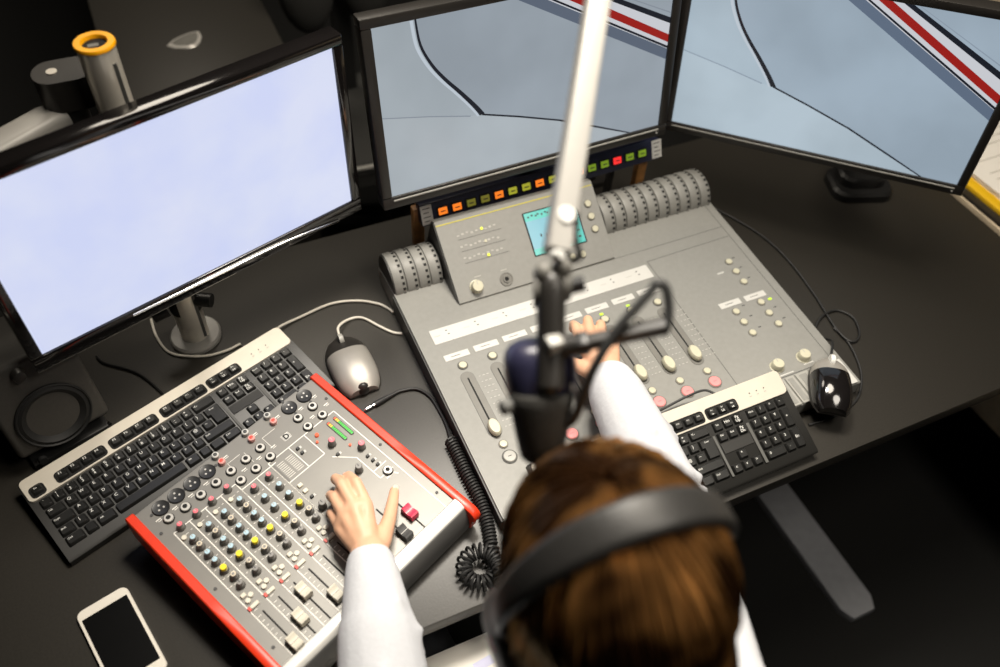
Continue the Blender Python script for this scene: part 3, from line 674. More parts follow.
xa, _ = q(.299, 0); xb, _ = q(.389, 0); roll(xa, xb, 4)
xa, _ = q(.715, 0); xb, _ = q(.951, 0); roll(xa, xb, 10)
# raised display housing
xa, ya = q(.394, .926); xb, yb_ = q(.702, 1.043); 
zf = ctop(ya); HR = (1.1716-.152)*K; zb = 1.1716-HR
LF = math.hypot(yb_-ya, zb-zf); AF = math.atan2(zb-zf, yb_-ya)
b = MB(); prof = [(ya, zf-.012), (ya-.0005, zf+.004), (yb_, zb+.004), (yb_+.012, zb), (yb_+.05, zf-.02)]
b.loft([[(x, y, z) for y, z in prof] for x in (xa, xa+.002)] + [[(x, y, z) for y, z in prof] for x in (xb-.002, xb)], 'con'); hs = b.build('display_housing', con)
for xs in (xa-.0008, xb+.0008):
    b = MB(); b.loft([[(x, y, z) for y, z in [(ya+.004, zf-.010), (ya+.004, zf+.002), (yb_, zb+.001), (yb_+.011, zb-.003), (yb_+.048, zf-.02)]] for x in (xs-.0012, xs+.0012)], 'con_side'); b.build('housing_cheek', hs)
DX = Matrix.Translation((0, ya-.0005, zf+.0042)) @ Matrix.Rotation(math.atan2(zb-zf, yb_-ya+.0005), 4, 'X')
def D(x, t): return DX @ Matrix.Translation(((x-.297)*K, t*K, 0))
b = MB(); X = D(.606, .0815)
b.prism(rr(.1075, .082, .002, 3), 0, .0006, 'hole', X); b.prism(rr(.1025, .078, .001, 2), .0006, .0009, 'lcd_b', X)
b.box((0, .0315, .0009), (.1025, .015, .0004), 'lcd_t', X); b.box((-.003, -.0335, .0009), (.1085*.9, .011, .0004), 'lcd_t', X)
b.box((.042, -.010, .0009), (.017, .058, .0004), 'lcd_t', X)
for k in range(7): b.box((-.044+.0065*k+(k % 3)*.001, .031+.002*(k % 2), .0012), (.0035, .003, .0004), 'con_side', X)
for k in range(4): b.box((.042, -.027+.012*k, .0012), (.006, .003, .0003), 'con_side', X)
for k in range(3): b.box((-.030+.012*k, -.006-.004*(k % 2), .0010), (.003, .005+.004*(k % 2), .0003), 'con_side', X)
b.build('lcd_screen', hs, label='lit blue and teal display')
b = MB(); b.box((0, 0, .0001), (.31, .0018, .0005), 'yprint', D(.5475, .1395)); b.build('yellow_line', hs, label='thin yellow printed line')
b = MB()
for r_ in range(3):
    for k in range(9): b.box((.0088*k, -.0215*r_+.0012*((k*7+r_) % 3-1), .0001), (.0045, .0022+.001*((k+r_) % 2), .0003), 'print', D(.428, .115))
    b.box((.04, -.0215*r_-.0085, .0001), (.085, .0008, .0003), 'con_line', D(.428, .115))
b.box((.0, 0, .0001), (.012, .0015, .0003), 'print', D(.489, .035)); b.box((.0, 0, .0001), (.012, .0015, .0003), 'print', D(.44, .037))
b.build('lamp_rows', hs)
yl = MB(); yl.prism(rr(.0048, .0048, .001, 2), 0, .0012, 'yled'); yl = yl.mesh('status_lamp')
yw_ = MB(); yw_.prism(rr(.0048, .0048, .001, 2), 0, .0012, 'cream'); yw_ = yw_.mesh('status_lamp')
for m_, px, t in ((yl, .473, .116), (yl, .471, .068), (yw_, .4735, .093)):
    X = D(px, t); link('status_lamp', m_, hs, X.translation, X.to_euler(), 'lit yellow lamp' if m_ is yl else None)
for px, t in ((.682, .108), (.681, .084), (.681, .060), (.642, .022), (.622, .022)):
    X = D(px, t); link('button', bs, hs, X.translation, X.to_euler())
X = D(.604, .012)
b = MB(); b.prism(rr(.012, .012, .001, 2), 0, .0015, 'white'); b.build('white_key', hs, X.translation, X.to_euler())
X = D(.432, .020); link('dial', dial, hs, X.translation, X.to_euler())
X = D(.489, .018)
b = MB(); b.lathe([(.0125, 0), (.0125, .0012), (.0108, .0014), (.0100, .0008), (.0070, .0008), (.0066, .0026), (.0040, .0026), (.0036, .0004), (.0001, .0004)], 'con_dark', n=28); b.cyl((0, 0, 0), (0, 0, .0009), .0036, .0036, 'hole', n=14); b.build('socket', hs, X.translation, X.to_euler())

# ---------------------------------------------------------------- lamp bar under the middle monitor
lb = thing('lamp_bar', 'navy bar of orange, yellow, green and red lamp keys on wooden posts', 'signal lamp bar', (.64, 1.10, 0))
BA = Matrix.Translation((.64, 1.10, .131)) @ Matrix.Rotation(R(.8), 4, 'Z') @ Matrix.Rotation(R(-.9), 4, 'Y') @ Matrix.Rotation(R(-22), 4, 'X')
b = MB(); b.box((0, .012, 0), (.500, .026, .042), 'navybar', BA, bev=.002); b.build('bar', lb, world=True)
seq = 'oodduuouuyggrgg'; seq = ['o', 'o', 'd', 'd', 'o', 'y', 'y', 'o', 'y', 'y', 'o', 'y', 'g', 'r', 'g', 'g']; seq[11] = 'g'
lk = {}
for c_ in set(seq):
    b = MB(); b.box((0, -.0002, 0), (.0215, .003, .0185), 'hole', bev=.0006); b.box((0, -.002, .0), (.0165, .003, .0128), KC[c_], bev=.0008); b.box((0, -.0036, .0), (.009, .0004, .0022), 'ink'); lk[c_] = b.mesh('lamp_key')
nm = {'o': 'lit orange lamp key', 'd': 'dim olive lamp key', 'y': 'yellow green lamp key', 'g': 'green lamp key', 'r': 'lit red lamp key'}
for i, c_ in enumerate(seq):
    X = BA @ Matrix.Translation((.431+.0279*i-.64, -.0012, 0)); o = link('lamp_key', lk[c_], lb, V(X.translation)-V((.64, 1.10, 0)), X.to_euler(), nm[c_])
for s_ in (-1, 1):
    b = MB(); X = BA @ Matrix.Translation((s_*.2375+(-.002 if s_ < 0 else .006), -.0012, 0)); b.box((0, 0, .0), (.0215, .0008, .036), 'white', X)
    for k in range(4): b.box((-.001*(k % 2), -.0005, .012-.008*k), (.014-.004*(k % 2), .0005, .0016), 'ink', X)
    b.build('end_label', lb, world=True, label='white sticker with dark print')
for x in (.392, .868):
    b = MB(); b.box((x, 1.122, .064), (.020, .016, .128), 'wood', bev=.001); b.build('post', lb, world=True, label='brown wooden post')
b = MB(); b.box((.80, 1.125, .06), (.012, .012, .12), 'satin'); b.build('post', lb, world=True)

# ---------------------------------------------------------------- red-sided mixer
mu = V((.906, .423, 0)).normalized(); MA = math.atan2(mu.y, mu.x)
mx = thing('audio_mixer', 'grey audio mixer with red side panels and many small coloured knobs', 'mixing console', (-.191, .718, 0), (0, 0, MA))
# local: x along the back edge, y = -v (towards the front), millimetres measured from the back-left corner
ZB, ZS = .075, .02/.345; MT = math.atan(ZS); mm = .001
def mtop(v): return ZB - v*ZS
def MX(u, v, h=0): return Matrix.Translation((u*mm, -v*mm, mtop(v*mm)+h)) @ Matrix.Rotation(MT, 4, 'X')
def put(name, me, u, v, par=mx, label=None, h=0, spin=0):
    X = MX(u, v, h) @ Matrix.Rotation(spin, 4, 'Z'); return link(name, me, par, X.translation, X.to_euler(), label)
b = MB()
pf = [(-.000, ZB-.002), (.002, ZB), (.316, mtop(.316)), (.316, .016), (.18, .022), (.02, .030), (0, .035)]
b.loft([[(x, -v, z) for v, z in pf] for x in (.012, .336)], 'mix'); b.build('body', mx)
b = MB()
rp = [(.306, mtop(.306)+.0003), (.309, mtop(.306)+.0050), (.316, mtop(.316)+.0062), (.324, mtop(.324)+.0052), (.3275, mtop(.3275)+.0030), (.3285, mtop(.3285)-.002), (.322, .012), (.312, .006)]
b.loft([[(x, -v, z) for v, z in rp] for x in (.013, .334)], 'rail'); b.build('front_rail', mx)
b = MB(); fr = [(.320, mtop(.327)+.0015), (.3285, mtop(.3285)+.0012), (.3330, mtop(.333)-.004), (.3375, .034), (.3390, .022), (.3370, .010), (.330, .006), (.320, .006)]
b.loft([[(x, -v, z) for v, z in fr] for x in (.0135, .3335)], 'railshade'); b.build('front_plate', mx)
def cheek(x0, x1):
    b = MB(); top_ = [(v*mm, mtop(v*mm)+.004) for v in (0, 60, 120, 180, 240, 300, 322)]
    arc = [(.334+.015*math.cos(R(a)), mtop(.334)-.010+.0135*math.sin(R(a))) for a in (70, 40, 10, -20, -50)]
    bot = [(.340, .012), (.330, .004), (.25, .003), (.17, .0035), (.10, .006), (.04, .014), (-.002, .026)]
    pr = top_ + arc + bot + [(-.004, .06), (-.003, mtop(0)+.001)]
    def sc(k): 
        cy = sum(p[0] for p in pr)/len(pr); cz = .04
        return [(cy+(p[0]-cy)*(1-k*.006), cz+(p[1]-cz)*(1-k*.045)) for p in pr]
    b.loft([[(x, -p[0], p[1]) for p in sc(k)] for x, k in ((x0, 1), (x0+.0016, 0), (x1-.0016, 0), (x1, 1))], 'red'); b.build('side_panel', mx, label='glossy red side panel')
cheek(-.001, .0125); cheek(.3335, .347)
for dx in (.06, .29):
    for v in (.06, .29):
        b = MB(); b.cyl((dx, -v, 0), (dx, -v, .024+(.31-v)*.03), .012, .012, 'rubber', n=16); b.build('foot', mx)
# printed frames and text
b = MB()
def ml(pts, w=1.4, m='mixline'):
    for (ua, va), (ub, vb) in zip(pts, pts[1:]):
        L = math.hypot(ub-ua, vb-va); a = math.atan2(-(vb-va), ub-ua)
        b.box((0, 0, .0001), (L*mm, w*mm, .0003), m, MX((ua+ub)/2, (va+vb)/2) @ Matrix.Rotation(a, 4, 'Z'))
ml([(32, 312), (32, 62), (137, 62)]); ml([(137, 62), (137, 90)])
for i in range(1, 7): ml([(31.5+26.4*i, 62 if i < 4 else 76), (31.5+26.4*i, 312)])
ml([(137, 76), (199, 76)]); ml([(190, 70), (258, 70), (318, 70), (318, 314)]); ml([(190, 70), (190, 300)])
ml([(258, 70), (258, 116), (190, 116)]); ml([(228, 70), (228, 116)]); ml([(262, 128), (286, 155), (286, 205), (312, 205)]); ml([(286, 190), (312, 190)])
ml([(150, 36), (150, 28), (172, 28)], .6); ml([(178, 52), (178, 30)], .6); ml([(212, 52), (212, 30), (236, 30)], .6)
for k in range(9):
    for c_ in range(2): ml([(196+16*c_, 82+3.4*k), (208+16*c_, 82+3.4*k)], .75)
ml([(193, 78), (193, 114)], 3, 'knobbase')
for i in range(6):
    u0 = 44.5+26.4*i; v0 = 62 if i < 4 else 89
    for v in (74, 97, 113, 129, 145, 163, 178):
        if v < v0: continue
        ml([(u0-9, v), (u0-6, v)], .8); ml([(u0+6.5, v), (u0+9, v)], .8); ml([(u0-3, v+1), (u0+2, v+1)], .6)
    for j in range(9): ml([(u0-10.5, 236+8.4*j), (u0-6.5-(j % 3 == 0)*(-1), 236+8.4*j)], .8)
    ml([(u0-8, 226), (u0-3, 226)], .8)
for u_, v_ in ((30, 30), (56, 31), (83, 31), (109, 31), (160, 52), (187, 52), (214, 52), (155, 16), (209, 16), (252, 16), (286, 30), (315, 28), (288, 54), (318, 52)):
    ml([(u_-4, v_), (u_+4, v_)], 1.4); ml([(u_-2, v_+3), (u_+4, v_+3)], .8)
ml([(292, 212), (304, 212)], 2.2); ml([(306, 212), (310, 218)], 2)
ml([(232, 48), (245, 48), (245, 58), (232, 58), (232, 48)], .5)
b.build('panel_print', mx)
b = MB(); b.box((0, 0, .0001), (.0105, .0105, .0005), 'white', MX(238.5, 53.5)); b.text('D', .0125, 'hole', MX(238.5, 53.5, .0008), bold=.03); b.build('logo_tile', mx)
# sockets
xl = MB(); xl.lathe([(.0122, 0), (.0122, .0014), (.0112, .0024), (.0098, .0020)], 'black', n=28); xl.cyl((0, 0, 0), (0, 0, .0012), .0097, .0097, 'hole')
for a in (90, 210, 330): xl.cyl((.0044*math.cos(R(a)), .0044*math.sin(R(a)), .001), (.0044*math.cos(R(a)), .0044*math.sin(R(a)), .0026), .0015, .0015, 'jackring', n=10)
for s_ in (-1, 1): xl.cyl((.0148*s_, 0, 0), (.0148*s_, 0, .0012), .0022, .0022, 'ink', n=12)
xl = xl.mesh('mic_socket')
for i, (u_, v_) in enumerate(((43, 18), (69, 18), (95.4, 18), (122, 18), (275, 17.5), (305, 17.5))): put('mic_socket', xl, u_, v_, spin=R(0 if i < 4 else 90))
tr = MB(); tr.lathe([(.0080, 0), (.0080, .0020), (.0072, .0028), (.0068, .0028)], 'black', n=24); tr.lathe([(.0066, 0), (.0066, .0040), (.0060, .0046), (.0036, .0046)], 'jackring', n=24); tr.cyl((0, .0007, 0), (0, .0007, .0048), .0037, .0034, 'hole', n=18); tr = tr.mesh('jack_socket')
for u_, v_ in ((40.9, 39.5), (66.7, 42), (93, 42), (119.4, 42), (145.7, 42), (145.7, 64), (172.6, 42), (172.6, 64.5), (199, 42), (199.5, 64), (300.8, 41.8), (300.8, 64.2), (271.6, 42), (271.6, 64.2), (301.8, 204.4)): put('jack_socket', tr, u_, v_)
for c_, nme in (('white', 'phono_socket'), ('rca_r', 'phono_socket')):
    r_ = MB(); r_.lathe([(.0052, 0), (.0052, .0068), (.0042, .0078), (.0026, .0078)], c_ if c_ == 'white' else 'pinkring', n=20); r_.lathe([(.0030, .0), (.0030, .0082), (.0020, .0085), (.0001, .0082)], 'ink' if c_ == 'white' else 'rca_r', n=12); r_ = r_.mesh(nme)
    for u_ in (145.6, 199.8, 241.3): put(nme, r_, u_, 7.1 if c_ == 'white' else 21.5, label='white phono socket' if c_ == 'white' else 'red phono socket')
# knobs
def knob(capm, r=.0044, h=.0125):
    full = capm == 'yelknob'
    b = MB(); b.lathe([(.0066, 0), (.0066, .0012), (.0058, .003), (.0050, .0055)], 'knobbase', n=20); b.lathe([(r, .003), (r*.94, h-.0012), (r*.86, h-.0004)], capm if full else 'greyknob', n=20)
    rt2 = r*(1.0 if full else .84); b.lathe([(rt2, h-.0030 if full else h-.0008), (rt2, h-.0004), (rt2*.9, h), (.0001, h)], capm, n=20)
    if capm == 'creamknob': b.cyl((0, 0, h), (0, 0, h+.0002), r*.5, r*.5, 'greyknob', n=14)
    elif not full: b.box((0, r*.30, h+.0001), (.0011, r*.8, .0004), 'ink' if capm == 'greyknob' else 'print')
    return b.mesh('knob')
KN = {c_: knob(c_) for c_ in ('redknob', 'blueknob', 'creamknob', 'yelknob', 'greyknob')}
KL = {'redknob': 'red topped knob', 'blueknob': 'pale blue topped knob', 'creamknob': 'cream topped knob', 'yelknob': 'bright yellow topped knob', 'greyknob': 'grey knob'}
for i in range(6):
    u0 = 44.5+26.4*i
    put('knob', KN['redknob'], u0-.3, 61.8 if i < 4 else 88.8, label=KL['redknob'])
    for v, c_ in ((90, 'blueknob'), (104.5, 'creamknob'), (121.3, 'blueknob'), (137, 'blueknob')):
        if i >= 4:
            if v == 104.5 or v == 90: continue
            v = {121.3: 111.5, 137: 131.8}[v]
        put('knob', KN[c_], u0, v, label=KL[c_])
    put('knob', KN['yelknob'], u0+.8, 153.8, label=KL['yelknob'])
    put('knob', KN['creamknob'], u0+3.5, 171.0, label=KL['creamknob']); put('knob', KN['greyknob'], u0+2, 186.0, label=KL['greyknob'])
for u_, v_, c_ in ((276.2, 112.4, 'redknob'), (302.7, 147.9, 'redknob'), (273.2, 173.3, 'greyknob'), (197.6, 178.6, 'greyknob')): put('knob', knob(c_, .0055, .015), u_, v_, label=KL[c_])
# small buttons
sb = MB(); sb.prism(rr(.0074, .0062, .0008, 2), 0, .0034, 'facap', bev=.0008); sb = sb.mesh('push_button')
so = MB(); so.cyl((0, 0, 0), (0, 0, .0034), .0038, .0035, 'facap', n=16); so = so.mesh('push_button')
lo = MB(); lo.prism(rr(.0130, .0056, .0008, 2), 0, .0036, 'facap', bev=.0008); lo.box((-.0082, 0, .0012), (.0036, .0058, .0026), 'rca_r'); lo = lo.mesh('mute_button')
bkb = MB(); bkb.prism(rr(.0050, .0042, .0006, 2), 0, .0040, 'ink', bev=.0006); bkb.box((.0044, 0, .0003), (.004, .0042, .0006), 'white'); bkb = bkb.mesh('push_button')
for i in range(6):
    u0 = 40.5+26.4*i
    put('push_button', sb, u0-1, 200); put('push_button', so, u0-1, 210); put('push_button', so, u0+6.5, 206); put('mute_button', lo, u0+1, 220.5)
    if i < 4: put('push_button', so, u0-3, 78)
    put('peak_lamp', (lambda m_: m_)(so), u0-2.5, 171) if False else None
for u_, v_ in ((198, 130.4), (197.5, 142.5)): put('push_button', lo if False else sb, u_, v_)
for u_, v_ in ((197.8, 156), (298.3, 165.4), (298.8, 176.0), (298.8, 186), (270, 131.5), (236, 82), (236, 92)): put('push_button', bkb, u_, v_)
b = MB(); b.cyl((0, 0, 0), (0, 0, .004), .0032, .003, 'mred', n=14); b.build('signal_lamp', mx, MX(270.8, 85).translation, label='red lamp')
b = MB(); b.cyl((0, 0, 0), (0, 0, .003), .0020, .002, 'mred', n=14); me_ = b.mesh('signal_lamp')
for u_, v_ in ((263.2, 94), (293.5, 132.6)): put('signal_lamp', me_, u_, v_, label='red lamp')
# level meters
b = MB(); b.prism(rr(.0062, .0435, .0030, 5), 0, .0012, 'ink')
for k in range(12):
    c_ = 'mred' if k == 0 else ('myel' if k < 3 else 'mgreen'); b.box((0, .0188-.0034*k, .0013), (.0042, .0026, .0006), c_)
me_ = b.mesh('level_meter')
for u_ in (296.7, 310.1): put('level_meter', me_, u_, 100.3, label='lit level meter, green to red')
# faders
def fader(u_, va, vb, vk, cap, label=None):
    b = MB(); L = (vb-va)*mm; b.prism(rr(.0022, L, .0008, 2), 0, .0005, 'hole'); t_ = put('fader_slot', b.mesh('fader_slot'), u_, (va+vb)/2)
    b = MB(); w_, l_ = .0135, .024
    pr = [(-l_/2, .002), (-l_/2+.0015, .0115), (-l_/2+.004, .0125), (-.003, .0098), (-.001, .0098), (-.0006, .0106), (.0006, .0106), (.001, .0098), (.003, .0098), (l_/2-.004, .0125), (l_/2-.0015, .0115), (l_/2, .002)]
    b.loft([[(x, y, z) for y, z in pr] for x in (-w_/2, -w_/2+.001, w_/2-.001, w_/2)], cap); b.box((0, 0, .001), (.003, .006, .003), 'ink'); b.box((0, 0, .0104), (w_+.0002, .0009, .0008), 'white')
    o = link('fader_cap', b.mesh('fader_cap'), t_, (0, ((va+vb)/2-vk)*mm, .0006), label=label)
for i, vk in enumerate((297, 277.5, 253.6, 288, 299, 292)): fader(44+26.2*i, 233, 308, vk, 'facap')
fader(274.2, 236, 307.5, 276.3, 'redcap', 'red fader cap'); fader(246.8, 236, 307, 293, 'ink', 'black fader cap')
scw = MB(); scw.cyl((0, 0, 0), (0, 0, .0012), .0025, .0022, 'ink', n=12); scw = scw.mesh('screw')
for u_, v_ in ((325.5, 45), (325.5, 164), (325.5, 281), (20.5, 49.8), (21, 165.5), (22, 280)): put('screw', scw, u_, v_)

# ---------------------------------------------------------------- headphone cable with coil
hc = thing('headphone_cable', 'black coiled cable with a jack plug, between the two mixing consoles', 'cable', (.26, .62, 0))
b = MB(); p0 = V((.180, .8185, .0054)); p1 = V((.226, .829, .0054)); dd = (p1-p0).normalized()
b.cyl(p0, p0+dd*.004, .0012, .0028, 'chrome', n=14); b.cyl(p0+dd*.004, p0+dd*.014, .0028, .0028, 'chrome', n=14); b.cyl(p0+dd*.0135, p0+dd*.016, .0031, .0031, 'black', n=14); b.cyl(p0+dd*.016, p0+dd*.021, .0030, .0030, 'chrome', n=14)
b.cyl(p0+dd*.021, p0+dd*.040, .0048, .0044, 'rubber', n=16, bev=.001); b.cyl(p0+dd*.040, p0+dd*.058, .0040, .0026, 'rubber', n=16); b.build('plug', hc, world=True, label='jack plug with silver tip')
b = MB(); b.tube([p0+dd*.056+V((0, 0, 0)), (.250, .834, .004), (.275, .828, .004), (.290, .806, .004), (.294, .775, .004), (.294, .740, .005), (.288, .706, .010)], .0026, 'rubber'); b.build('lead', hc, world=True)
def coil(path, rad, wire, pitch, m='rubber'):
    P = smooth_path(path, 24); L = [0]
    for a, c_ in zip(P, P[1:]): L.append(L[-1]+(c_-a).length)
    n = int(L[-1]/pitch*10); pts = []; k = 0; nrm = None
    for i in range(n+1):
        s_ = L[-1]*i/n
        while k < len(L)-2 and L[k+1] < s_: k += 1
        f = (s_-L[k])/max(1e-9, L[k+1]-L[k]); p = P[k].lerp(P[k+1], f); t = (P[k+1]-P[k]).normalized()
        if nrm is None: nrm = t.orthogonal().normalized()
        nrm = (nrm - t*nrm.dot(t)).normalized(); bb = t.cross(nrm); a = 2*math.pi*i/10
        pts.append(p + (nrm*math.cos(a)+bb*math.sin(a))*rad)
    return pts
b = MB()
pth = [(.2865, .708, .0125), (.287, .675, .0125), (.2865, .635, .0125), (.2875, .59, .0125), (.2825, .55, .0125), (.272, .512, .0125)]
b.tube(coil(pth, .0088, .0021, .0056), .0021, 'rubber', n=6, sm=0)
lc = V((.243, .487, .013)); loop = [(.272, .512, .0125)] + [(lc.x+.0235*math.cos(R(a)), lc.y+.0235*math.sin(R(a)), .013+.010*(20-a)/360) for a in range(20, -361, -40)]
loop += [(.267, .480, .026), (.263, .456, .028), (.257, .423, .017), (.252, .412, -.025)]
b.tube(coil(loop, .0105, .0021, .0072), .0021, 'rubber', n=6, sm=0); b.build('coil', hc, world=True)
# ---------------------------------------------------------------- side table at the right with papers
st = thing('side_table', 'pale beige table standing against the right end of the dark desk', 'table', (1.9, .75, FLOOR))
b = MB(); b.box((1.92, .80, -.014), (.78, 1.5, .026), 'beige', bev=.002); b.build('table_top', st, world=True)
for x in (1.59, 2.25):
    for y in (.12, 1.48):
        b = MB(); b.box((x, y, -.3835), (.05, .05, .713), 'satin'); b.build('leg', st, world=True)
fo = thing('folder', 'yellow folder with a painted shadow strip on the beige side table', 'folder', (1.75, .86, 0))
FX = Matrix.Translation((1.735, .86, 0)) @ Matrix.Rotation(R(1), 4, 'Z')
b = MB(); b.box((-.170, 0, .008), (.022, .60, .014), 'yellow', FX, bev=.003); b.box((0, 0, .003), (.34, .60, .004), 'yellow', FX); b.build('cover', fo, world=True)
b = MB(); b.box((-.192, 0, .003), (.020, .60, .005), 'satin', FX); b.build('shadow_strip', fo, world=True, label='painted shadow strip')  # dark strip laid in for the shadow gap beside the folder
pp = thing('paper_stack', 'stack of white printed papers on the yellow folder', 'papers', (1.745, .86, .005))
b = MB()
for i in range(5): b.box((.012, .002*(i % 2), .0065+.0022*i), (.31-.004*(i % 2), .57, .0018), 'paper', FX @ Matrix.Rotation(R(.5*(i % 3)), 4, 'Z'))
for k in range(26):
    if k % 9 == 8: continue
    b.box((.0, -.25+.02*k, .0168), (.22 if k % 3 else .12, .002, .0004), 'paperink', FX)
b.build('sheets', pp, world=True)
b = MB(); b.box((1.548, .80, -.2215), (.022, 1.40, .385), 'beige', bev=.002); b.build('side_panel', st, world=True)
# ---------------------------------------------------------------- microphone and its arm
ba = thing('boom_arm', 'pale square-tube boom arm reaching over the broadcast console to the microphone', 'microphone arm', (.80, 1.212, 0))
A0 = V((.2816, .4520, .6608)); A1 = V((.4129, .6486, .7732)); dA = (A1-A0).normalized(); A2 = A0 + dA*.95
_, L_ = align(A0, A2); tz = dA; tx = tz.cross(V((0, 0, 1.17))-A0.lerp(A1, .5)).normalized(); tx = Matrix.Rotation(R(14), 3, tz) @ tx; ty = tz.cross(tx)
m_ = Matrix((tx, ty, tz)).transposed().to_4x4(); m_.translation = A0
b = MB(); b.loft([[(x, y, z) for x, y in rr(.0215, .0235, .003, 3)] for z in (0, L_)], 'armwhite', m_); b.build('upper_tube', ba, world=True)
b = MB(); s0 = A0 + dA*.030; sd = m_.to_3x3()
n_ = sd @ V((0, -1, 0)); vw = (V((0, 0, 1.17))-s0).normalized()
cand = [sd @ V(c_) for c_ in ((1, 0, 0), (-1, 0, 0), (0, 1, 0), (0, -1, 0))]; n_ = max(cand, key=lambda c_: c_.dot(vw))
b.cyl(s0+n_*.0112, s0+n_*.0140, .0080, .0070, 'legend', n=18); b.build('tube_cap', ba, world=True, label='white round cap')
b = MB(); b.cyl(A2+V((-.03, .0, 0)), A2+V((.03, 0, 0)), .022, .022, 'satin', bev=.003); b.build('elbow_joint', ba, world=True)
foot = V((.80, 1.212, .05)); m2_, L2_ = align(foot, A2)
b = MB(); b.loft([[(x, y, z) for x, y in rr(.0255, .0255, .004, 3)] for z in (0, L2_)], 'armwhite', m2_); b.build('lower_tube', ba, world=True)
b = MB(); b.cyl((foot.x, foot.y, 0), (foot.x, foot.y, .07), .024, .022, 'satin', bev=.004); b.prism(rr(.09, .07, .01), 0, .012, 'satin', Matrix.Translation((foot.x, foot.y, 0))); b.build('desk_clamp', ba, world=True)
rt = V((.91, .288, -.297)) ; rt = V((.910, -.412, .043))
b = MB()
for p_ in (V((.2649, .4403, .6455)), V((.2811, .4373, .6495))):
    b.cyl(p_-rt*.008-V((0, 0, .012)), p_+rt*.008-V((0, 0, .012)), .0165, .0165, 'con_dark', n=24, bev=.003)
    b.ball(p_+V((0, .002, .002)), (.0085, .0095, .013), 'con_dark')
b.build('knuckle_joint', ba, world=True)
b = MB(); b.tube([(.290, .450, .650), (.297, .440, .660), (.298, .452, .672), (.306, .468, .684)], .0028, 'rubber'); b.cyl((.284, .430, .638), (.297, .426, .642), .007, .007, 'black', n=14); b.cyl((.2755, .447, .664), (.279, .440, .670), .0045, .004, 'legend', n=14); b.build('joint_screw', ba, world=True)
b = MB(); b.tube([(.2720, .440, .640), (.2681, .4325, .6408), (.2561, .4024, .6107), (.2500, .388, .598), (.2433, .3730, .586)], (.0130, .0115), 'satin', n=18); b.build('swivel_stem', ba, world=True)

mi_ = thing('microphone', 'large navy and black studio microphone hanging from the boom arm before the face', 'microphone', (.245, .39, .575))
hA, hB = V((.2655, .408, .600)), V((.2405, .3745, .5625))
mh, Lh = align(V((.2520, .4150, .5900)), V((.2450, .3885, .5560)))
b = MB()
b.loft([[(x*k+dx, y*k, z) for x, y in rr(.062, .052, .020, 6)] for z, k, dx in ((-.006, .55, 0), (-.002, .80, 0), (.004, .94, 0), (.012, 1, 0), (Lh*.75, 1.0, 0), (Lh, .93, 0), (Lh+.004, .84, 0))], 'navy', mh); b.build('housing', mi_, world=True)
b = MB(); b.loft([[(x, y, z) for x, y in circ(r_, 32)] for z, r_ in ((0, .0275), (.003, .0290), (.010, .0285), (.035, .0245), (.062, .0190), (.066, .0150))], 'foam', align(V((.2425, .386, .5675)), V((.2322, .3560, .5215)))[0]); b.build('windscreen', mi_, world=True)
b = MB(); b.cyl((.2250, .3850, .5600), (.2130, .3840, .5625), .0040, .0040, 'black', n=14); b.cyl((.2150, .3840, .5622), (.2030, .3830, .5640), .0068, .0066, 'con_line', n=18, bev=.0012); b.build('side_knob', mi_, world=True)
b = MB(); b.ball((.2640, .3750, .5720), (.0035, .0045, .0085), 'print'); b.build('badge', mi_, world=True, label='pale oval badge')
b = MB(); b.box((.2540, .3935, .6150), (.014, .013, .016), 'con_light', bev=.002); b.tube([(.2470, .385, .590), (.2430, .376, .575)], (.010, .009), 'satin', n=12, sm=0); b.build('mount_block', mi_, world=True)
b = MB(); p_, q_ = V((.2650, .3905, .6110)), V((.3392, .3604, .6375)); mB, LB = align(p_, q_)
b.loft([[(x, y, z) for x, y in rr(.012, .012, .002, 2)] for z in (0, LB)], 'satin', mB); b.box((0, 0, LB*.16), (.016, .016, .012), 'black', mB, bev=.002); b.cyl((0, 0, -.004), (0, 0, .010), .009, .009, 'satin', X=mB, n=16); b.build('bracket', mi_, world=True)
b = MB(); b.tube([(.3375, .3590, .630), (.3400, .3610, .638), (.346, .3705, .6478), (.3475, .3830, .6590), (.3420, .3880, .6600), (.3353, .3857, .6552), (.3013, .3748, .6336), (.2743, .3613, .6063), (.2571, .3500, .5650), (.2480, .3580, .5450)], .0042, 'rubber', n=12); b.build('cable', mi_, world=True)

# ---------------------------------------------------------------- person
pe = thing('person', 'person in a white sweater with brown hair, hands on the two mixing consoles', 'person', (.25, .05, FLOOR))
HC = V((.238, .230, .499))
ff = V((.10, .955, -.28)).normalized(); rr_ = V((.965, -.13, .10)); rr_ = (rr_ - ff*rr_.dot(ff)).normalized(); uu = rr_.cross(ff)
HM = Matrix((rr_, ff, uu)).transposed().to_4x4(); HM.translation = HC
H = lambda x, y, z: HM @ V((x, y, z))
b = MB()
def ell(c, r): b.ball((0, 0, 0), r, 'skin', HM @ Matrix.Translation(c), 24, 16)
ell((0, -.012, .022), (.070, .088, .086)); ell((0, .012, -.02), (.062, .072, .080)); ell((0, .03, -.06), (.045, .050, .045)); ell((0, .055, -.085), (.020, .022, .018))
b.rcone(H(0, .075, .012), H(0, .098, -.022), .008, .0115); ell((.010, .089, -.024), (.008, .009, .007)); ell((-.010, .089, -.024), (.008, .009, .007))
ell((.028, .064, -.022), (.022, .018, .018)); ell((-.028, .064, -.022), (.022, .018, .018)); b.rcone(H(-.03, .073, .028), H(.03, .073, .028), .009, .009)
ell((0, .080, -.050), (.018, .012, .007)); ell((0, .078, -.061), (.017, .011, .006))
for s_ in (-1, 1):
    ell((s_*.070, -.005, -.008), (.010, .019, .030)); ell((s_*.068, -.004, -.032), (.008, .010, .012))
